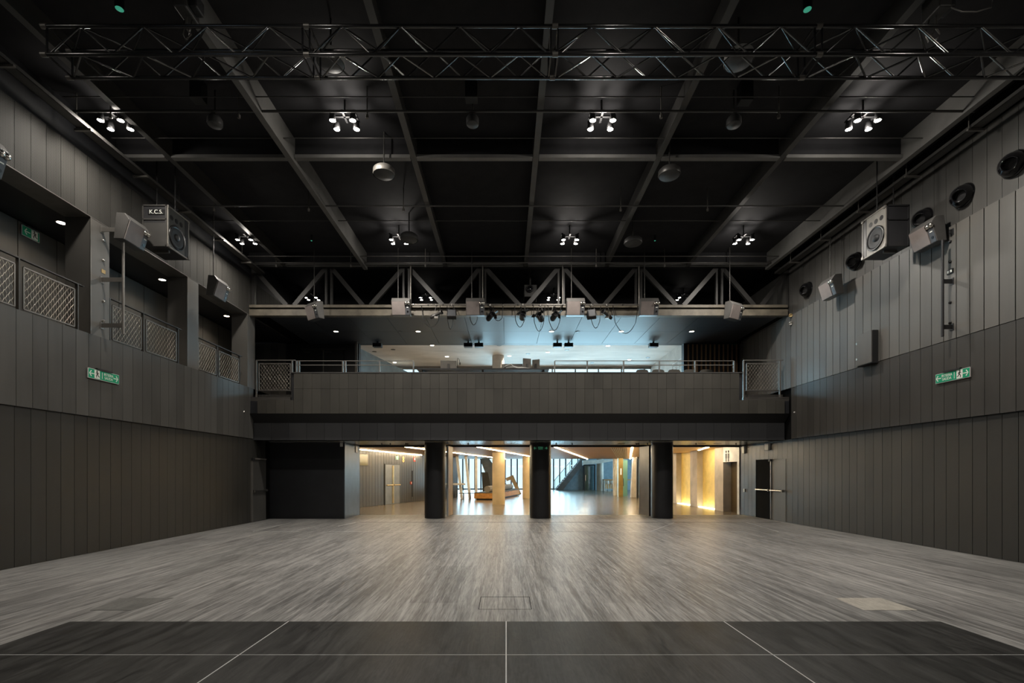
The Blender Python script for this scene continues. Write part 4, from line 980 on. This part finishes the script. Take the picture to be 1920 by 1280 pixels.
MB().box(-wd / 2 - .05, -wd / 2, -.045, 0, 0, 2.14).box(wd / 2, wd / 2 + .05, -.045, 0, 0, 2.14).box(-wd / 2, wd / 2, -.045, 0, 2.10, 2.14).build('door_frame', 'steel_dark', t, local=True)

# ---- side doors of the hall
def wall_door(label, X, s, y0, y1, mat, bar_mat, second=None):
    """leaf in the side wall plane; s = +1 opens towards +X"""
    t = thing('side_door', label, 'door', (X, (y0 + y1) / 2, 0), 0, 'side doors of the hall')
    def one(a, b, m_):
        l_ = MB().box(min(X, X + s * .03), max(X, X + s * .03), a, b, .01, 2.12).build('leaf', m_, t)
        MB().cyl((X + s * .11, a + .06, 1.04), (X + s * .11, b - .06, 1.04), .028, 10).build('push_bar', bar_mat, l_)
        for y in (a + .08, b - .08): MB().cbox((X + s * .07, y, 1.04), .10, .05, .08).build('bar_end', bar_mat, l_)
    one(y0, y1, mat)
    if second: one(y0 + second, y0 - .01, 'wall_panel')
    MB().box(min(X, X + s * .06), max(X, X + s * .06), y0 - .02, y0 + .02, .02, 2.12).build('rod', 'steel_grey', t)
    MB().cbox((X + s * .06, y0 + .02, 2.10), .08, .12, .08).build('closer', 'black_paint', t)
    return t
wall_door('side door with a steel push bar in the right wall, leaf blackened like an open dark recess', XR + .02, -1, DR0, DR1, 'backing', 'chrome', -.88)
t = wall_door('dark side door with a push bar in the left wall corner', XL + .002, 1, 16.15, 17.1, 'wall_panel', 'chrome')
MB().box(XL + .05, XL + .10, 16.2, 17.0, 2.10, 2.15).build('door_closer', 'steel_grey', t)
t = thing('wall_hatch', 'grey electrical hatch box standing proud of the right wall', 'box', (XR - .06, 12.4, 4.40), 0)
MB().box(XR - .20, XR - .05, 12.14, 12.66, 4.40, 5.22).build('box', 'black_paint', t); MB().box(XR - .22, XR - .20, 12.15, 12.66, 4.42, 5.21).build('lid', 'wall_panel_mid', t)
for z in (4.6, 5.0): MB().cbox((XR - .21, 12.66, z), .03, .03, .06).build('hinge', 'chrome', t)
for x, y, lab in ((640, 834, 'small pale sensor on the black wall block edge'),):
    tag(MB().box(PX(x, 17.5) - .04, PX(x, 17.5) + .04, 17.48, 17.55, PZ(837, 17.5), PZ(830, 17.5)).build('wall_sensor', 'white_paint'), lab, 'sensor')
for x, y0, y1, lab, w in ((1441, 831, 844, 'white wall speaker box above the right side door', .26), (1397, 836, 850, 'small white wall box at the lobby end of the right wall', .14)):
    Y = RW(x); tag(MB().box(XR - .08, XR, Y - w / 2, Y + w / 2, PZ(y1, Y), PZ(y0, Y)).build('wall_box', 'white_paint', bevel=.01), lab, 'box')
tag(MB().box(XR - .03, XR, RW(1396.5) - .05, RW(1396.5) + .05, PZ(922, RW(1396.5)), PZ(916, RW(1396.5))).build('wall_switch', 'white_paint'), 'small white switch low on the right wall near the lobby', 'switch')
tag(MB().box(PX(645, 17.55) + .03, PX(645, 17.55) + .06, 18.75, 18.98, PZ(848, 18.9), PZ(835, 18.9)).build('wall_notice', 'white_paint'), 'small white notice on the grey return panel', 'notice')
for x, y, X, lab in ((457, 772, XL + .03, 'tiny white peg on the left wall under the balcony end'), (1490, 773, XR - .045, 'tiny white peg on the right wall under the balcony end')):
    Y = F * X / (x - VX); tag(MB().lathe((X, Y, PZ(y, Y)), (1 if X < 0 else -1, 0, 0), [(-.02, .03), (.03, .03), (.04, 0)], 10).build('wall_peg', 'chrome'), lab, 'peg')
for x, y, lab in ((1482, 591, 'small brassy spotlight on the right wall end of the truss'), (1482, 606, 'small pale knob lamp under the right truss end')):
    tag(MB().lathe((XR - .10, 15.8, PZ(y, 15.8)), (-.5, -.8, -.2), [(-.08, 0), (-.08, .04), (.02, .06), (.02, .05), (0, 0)], 12).cyl((XR - .1, 15.8, PZ(y, 15.8)), (XR, 15.8, PZ(y, 15.8)), .02, 8).build('small_spot', 'brass' if y < 600 else 'chrome'), lab, 'spotlight')

# ---- lobby furniture and architecture
column(PX(935, 25.7), .67, 'beige_column', 'nearer round beige column in the lobby', 'concrete_warm', 25.7)['group'] = 'beige lobby columns'
column(PX(989, 32.3), .67, 'beige_column', 'farther round beige column beside the exit sign column', 'concrete_warm', 32.3)['group'] = 'beige lobby columns'
db = Vector((.23, .97, 0)).normalized(); nb_ = Vector((db.y, -db.x, 0))
c0 = Vector((PX(889, 30), 30, 0)); w_, L_ = 1.35, 7.2
t = thing('lobby_bench', 'long wooden bench with grey bolster backrest in the lobby', 'bench', c0)
MB().prism([c0 + Vector((0, 0, .10)), c0 + nb_ * w_ + Vector((0, 0, .10)), c0 + nb_ * w_ + db * L_ + Vector((0, 0, .10)), c0 + db * L_ + Vector((0, 0, .10))], (0, 0, .32)).build('seat_box', 'bench_wood', t)
i0 = c0 + nb_ * .12 + db * .12
MB().prism([i0, i0 + nb_ * (w_ - .24), i0 + nb_ * (w_ - .24) + db * (L_ - .24), i0 + db * (L_ - .24)], (0, 0, .10)).build('plinth', 'black_paint', t)
MB().prism([c0 + nb_ * .02 + Vector((0, 0, .42)), c0 + nb_ * (w_ - .02) + Vector((0, 0, .42)), c0 + nb_ * (w_ - .02) + db * (L_ - .02) + Vector((0, 0, .42)), c0 + db * (L_ - .02) + nb_ * .02 + Vector((0, 0, .42))], (0, 0, .05)).build('cushion', 'seat_dark', t)
MB().cyl(c0 + nb_ * .70 + db * .5 + Vector((0, 0, .66)), c0 + nb_ * .70 + db * (L_ - .1) + Vector((0, 0, .66)), .20, 24).build('bolster', 'bolster', t)
for i, (xb, xt) in enumerate(((866, 857), (881, 873.5), (893, 893))):
    Y = 31.4 + i * .6; zt_ = 2.76; p, q = Vector((PX(xb, Y), Y, 0)), Vector((PX(xt, Y) , Y, zt_))
    tag(MB().bar(p, q, .16, .30, (0, 1, 0)).build('leaning_post', 'white_paint'), ('nearest leaning white post at the left of the lobby', 'second leaning white post at the left of the lobby', 'upright white post beside the leaning ones')[i], 'post', 'white lobby posts')
t = thing('wall_shelf', 'pale shelf board crossing the leaning white posts', 'shelf', (PX(848, 31.2), 31.2, PZ(909, 31.2)))
MB().box(-.4, .84, -.15, .05, 0, .12).build('board', 'white_paint', t, local=True)
MB().box(-.3, -.22, -.05, .05, -.90, 0).build('bracket', 'steel_dark', t, local=True)
t = thing('side_table', 'low thin side table beside the bench', 'table', (PX(874, 30.2), 30.2, 0))
MB().box(-.45, .5, -.25, .25, .40, .43).build('table_top', 'seat_dark', t, local=True)
for a in (-.15, .25): MB().box(a - .03, a + .03, -.03, .03, 0, .40).build('leg', 'black_paint', t, local=True)
Y = 38.5
def slab(name, pts, Y, dy, mat, label, cat):
    return tag(MB().prism([(PX(x, Y), Y, PZ(y, Y)) for x, y in pts], (0, dy, 0)).build(name, mat), label, cat)
slab('stair_underside', ((899, 858), (916, 858), (962, 926), (925, 926)), 39.5, 2.0, 'stair_grey', 'dark slanting stair flank behind the bench', 'stair')
slab('boarded_screen', ((903, 885), (915, 885), (922, 926.3), (905, 926.3)), 38.6, .3, 'seat_dark', 'dark boarded screen left of the slanting stair', 'screen')
slab('slanted_frame', ((948, 896), (962, 890), (978, 926), (971, 926), (958, 899), (950, 902)), 39.0, .5, 'leaf_wood', 'angular wooden frame behind the bench', 'frame')
# stair on the right of the window with glass balustrade
Y = 47.8
t = thing('lobby_stair', 'straight lobby stair with glass balustrade rising to the right', 'stair', (PX(1040, Y), Y, 0))
a, b = Vector((PX(1041, Y), Y, 0.0)), Vector((PX(1100, Y), Y, PZ(851, Y)))
MB().prism([a, a + Vector((.75, 0, 0)), b + Vector((0, 0, -.55)), b + Vector((-.05, 0, .1))], (0, .12, 0)).build('stringer', 'stair_grey', t)
MB().prism([a + Vector((0, 1.1, 0)), a + Vector((.75, 1.1, 0)), b + Vector((0, 1.1, -.55)), b + Vector((-.05, 1.1, .1))], (0, .1, 0)).build('stringer', 'stair_grey', t)
for k in range(18):
    q = a + (b - a) * ((k + .5) / 18); MB().box(q.x - .02, q.x + .24, Y + .12, Y + 1.1, q.z - .04, q.z).build('tread', 'white_paint', t)
MB().prism([a + Vector((-.1, .03, .05)), b + Vector((-.1, .03, .15)), b + Vector((-.1, .03, 1.05)), a + Vector((-.1, .03, .95))], (0, .015, 0)).build('glass_panel', 'glass', t)
MB().bar(a + Vector((-.1, .04, .95)), b + Vector((-.1, .04, 1.05)), .05).build('handrail', 'steel_grey', t)
for s in (.02, .5, .98): q = a + (b - a) * s; MB().box(q.x - .12, q.x - .08, Y + .02, Y + .06, q.z, q.z + .95).build('baluster', 'steel_grey', t)
# glass doors in the blue wall
t = thing('glass_door', 'glass doors with dark mullions in the blue lobby wall', 'door', (PX(1106, 48.8), 48.8, 0))
for x in (1095, 1115): MB().box(PX(x, 48.8) - .06, PX(x, 48.8) + .06, 48.7, 48.9, 0, 2.55).build('mullion', 'black_paint', t)
MB().box(PX(1095, 48.8), PX(1115, 48.8), 48.7, 48.9, 2.45, 2.55).build('transom', 'black_paint', t)
MB().box(PX(1095.7, 48.8), PX(1114.3, 48.8), 48.79, 48.80, .02, 2.45).build('pane', 'glass', t)
MB().box(PX(1097, 48.8), PX(1098, 48.8), 48.66, 48.7, .9, 1.5).build('pull_handle', 'chrome', t)
column(PX(1125, 47), .66, 'lobby_column', 'pale round column beside the glass doors far in the lobby', 'concrete', 47, 5.8)
slab('white_beam', ((1093, 863), (1160, 860), (1160, 862), (1128, 868), (1093, 871)), 46.2, .4, 'white_paint', 'white slanting beam over the far glass doors', 'beam')
t = thing('bar_table', 'high wooden bar table far in the lobby', 'table', (PX(1141, 46), 46, 0))
MB().box(-.5, 2.2, -.4, .4, 1.02, 1.10).build('table_top', 'table_wood', t, local=True); MB().box(-.5, -.40, -.4, .4, 0, 1.02).build('end_panel', 'white_paint', t, local=True)
MB().box(-.40, .6, .2, .3, .2, 1.02).build('back_panel', 'table_wood', t, local=True)
for i, x in enumerate((1139, 1147.5)):
    t = thing('bar_stool', ('left', 'right')[i] + ' white bar stool under the far bar table', 'stool', (PX(x, 44.5), 44.5, 0), 0, 'bar stools')
    MB().lathe((0, 0, .70), (0, 0, 1), [(0, 0), (0, .17), (.04, .18), (.30, .16), (.30, .15), (.05, .15), (.05, 0)], 16).build('seat', 'white_paint', t, local=True)
    for a in range(4): an = PI / 4 + a * PI / 2; MB().cyl((.10 * math.cos(an), .10 * math.sin(an), .70), (.2 * math.cos(an), .2 * math.sin(an), 0), .015, 6).build('leg', 'white_paint', t, local=True)
column(PX(1153.5, 36.6), .36, 'white_column', 'slim pale round column beside the golden pillar', 'white_paint', 36.6, 2.76)
t = thing('signed_pillar', 'dark golden pillar with a small white sign in the lobby', 'pillar', (PX(1163, 34.3), 34.3, 0))
MB().box(-.16, .16, -.16, .16, 0, 2.76).build('shaft', 'gold', t, local=True)
MB().box(-.03, .05, -.17, -.16, 1.55, 2.0).build('sign', 'icon_white', t, local=True)
t = thing('glass_panel', 'greenish glass door panel beside the golden pillar', 'door', (PX(1172, 34.6), 34.6, 0))
MB().box(-.17, .17, -.01, .01, .02, 2.6).build('pane', 'green_glass', t, local=True); MB().box(-.14, -.11, -.06, -.01, .75, 1.3).build('handle', 'black_paint', t, local=True)
p, q = Vector((PX(1187, 33.4), 33.4, 0)), Vector((PX(1191, 33.4), 33.4, 2.76))
tag(MB().bar(p, q, .34, .34, (0, 1, 0)).build('leaning_column', 'white_paint'), 'leaning pale column next to the rightmost grey door leaf', 'column')
tag(MB().box(PX(1194, 32.6), PX(1196.5, 32.6), 32.5, 32.7, 0, 2.76).build('door_post', 'black_paint'), 'thin dark door post near the wide grey door leaf', 'post')
t = thing('ceiling_grid', 'white metal grid panel in the lobby ceiling', 'grille', (PX(1176, 28), 28, 2.72))
for k in range(9):
    MB().bar((4.55 + .085 * k, 21.0, 2.735), (8.2 + .085 * k, 35.6, 2.735), .03, .02, (0, 0, 1)).build('bar', 'white_paint', t)
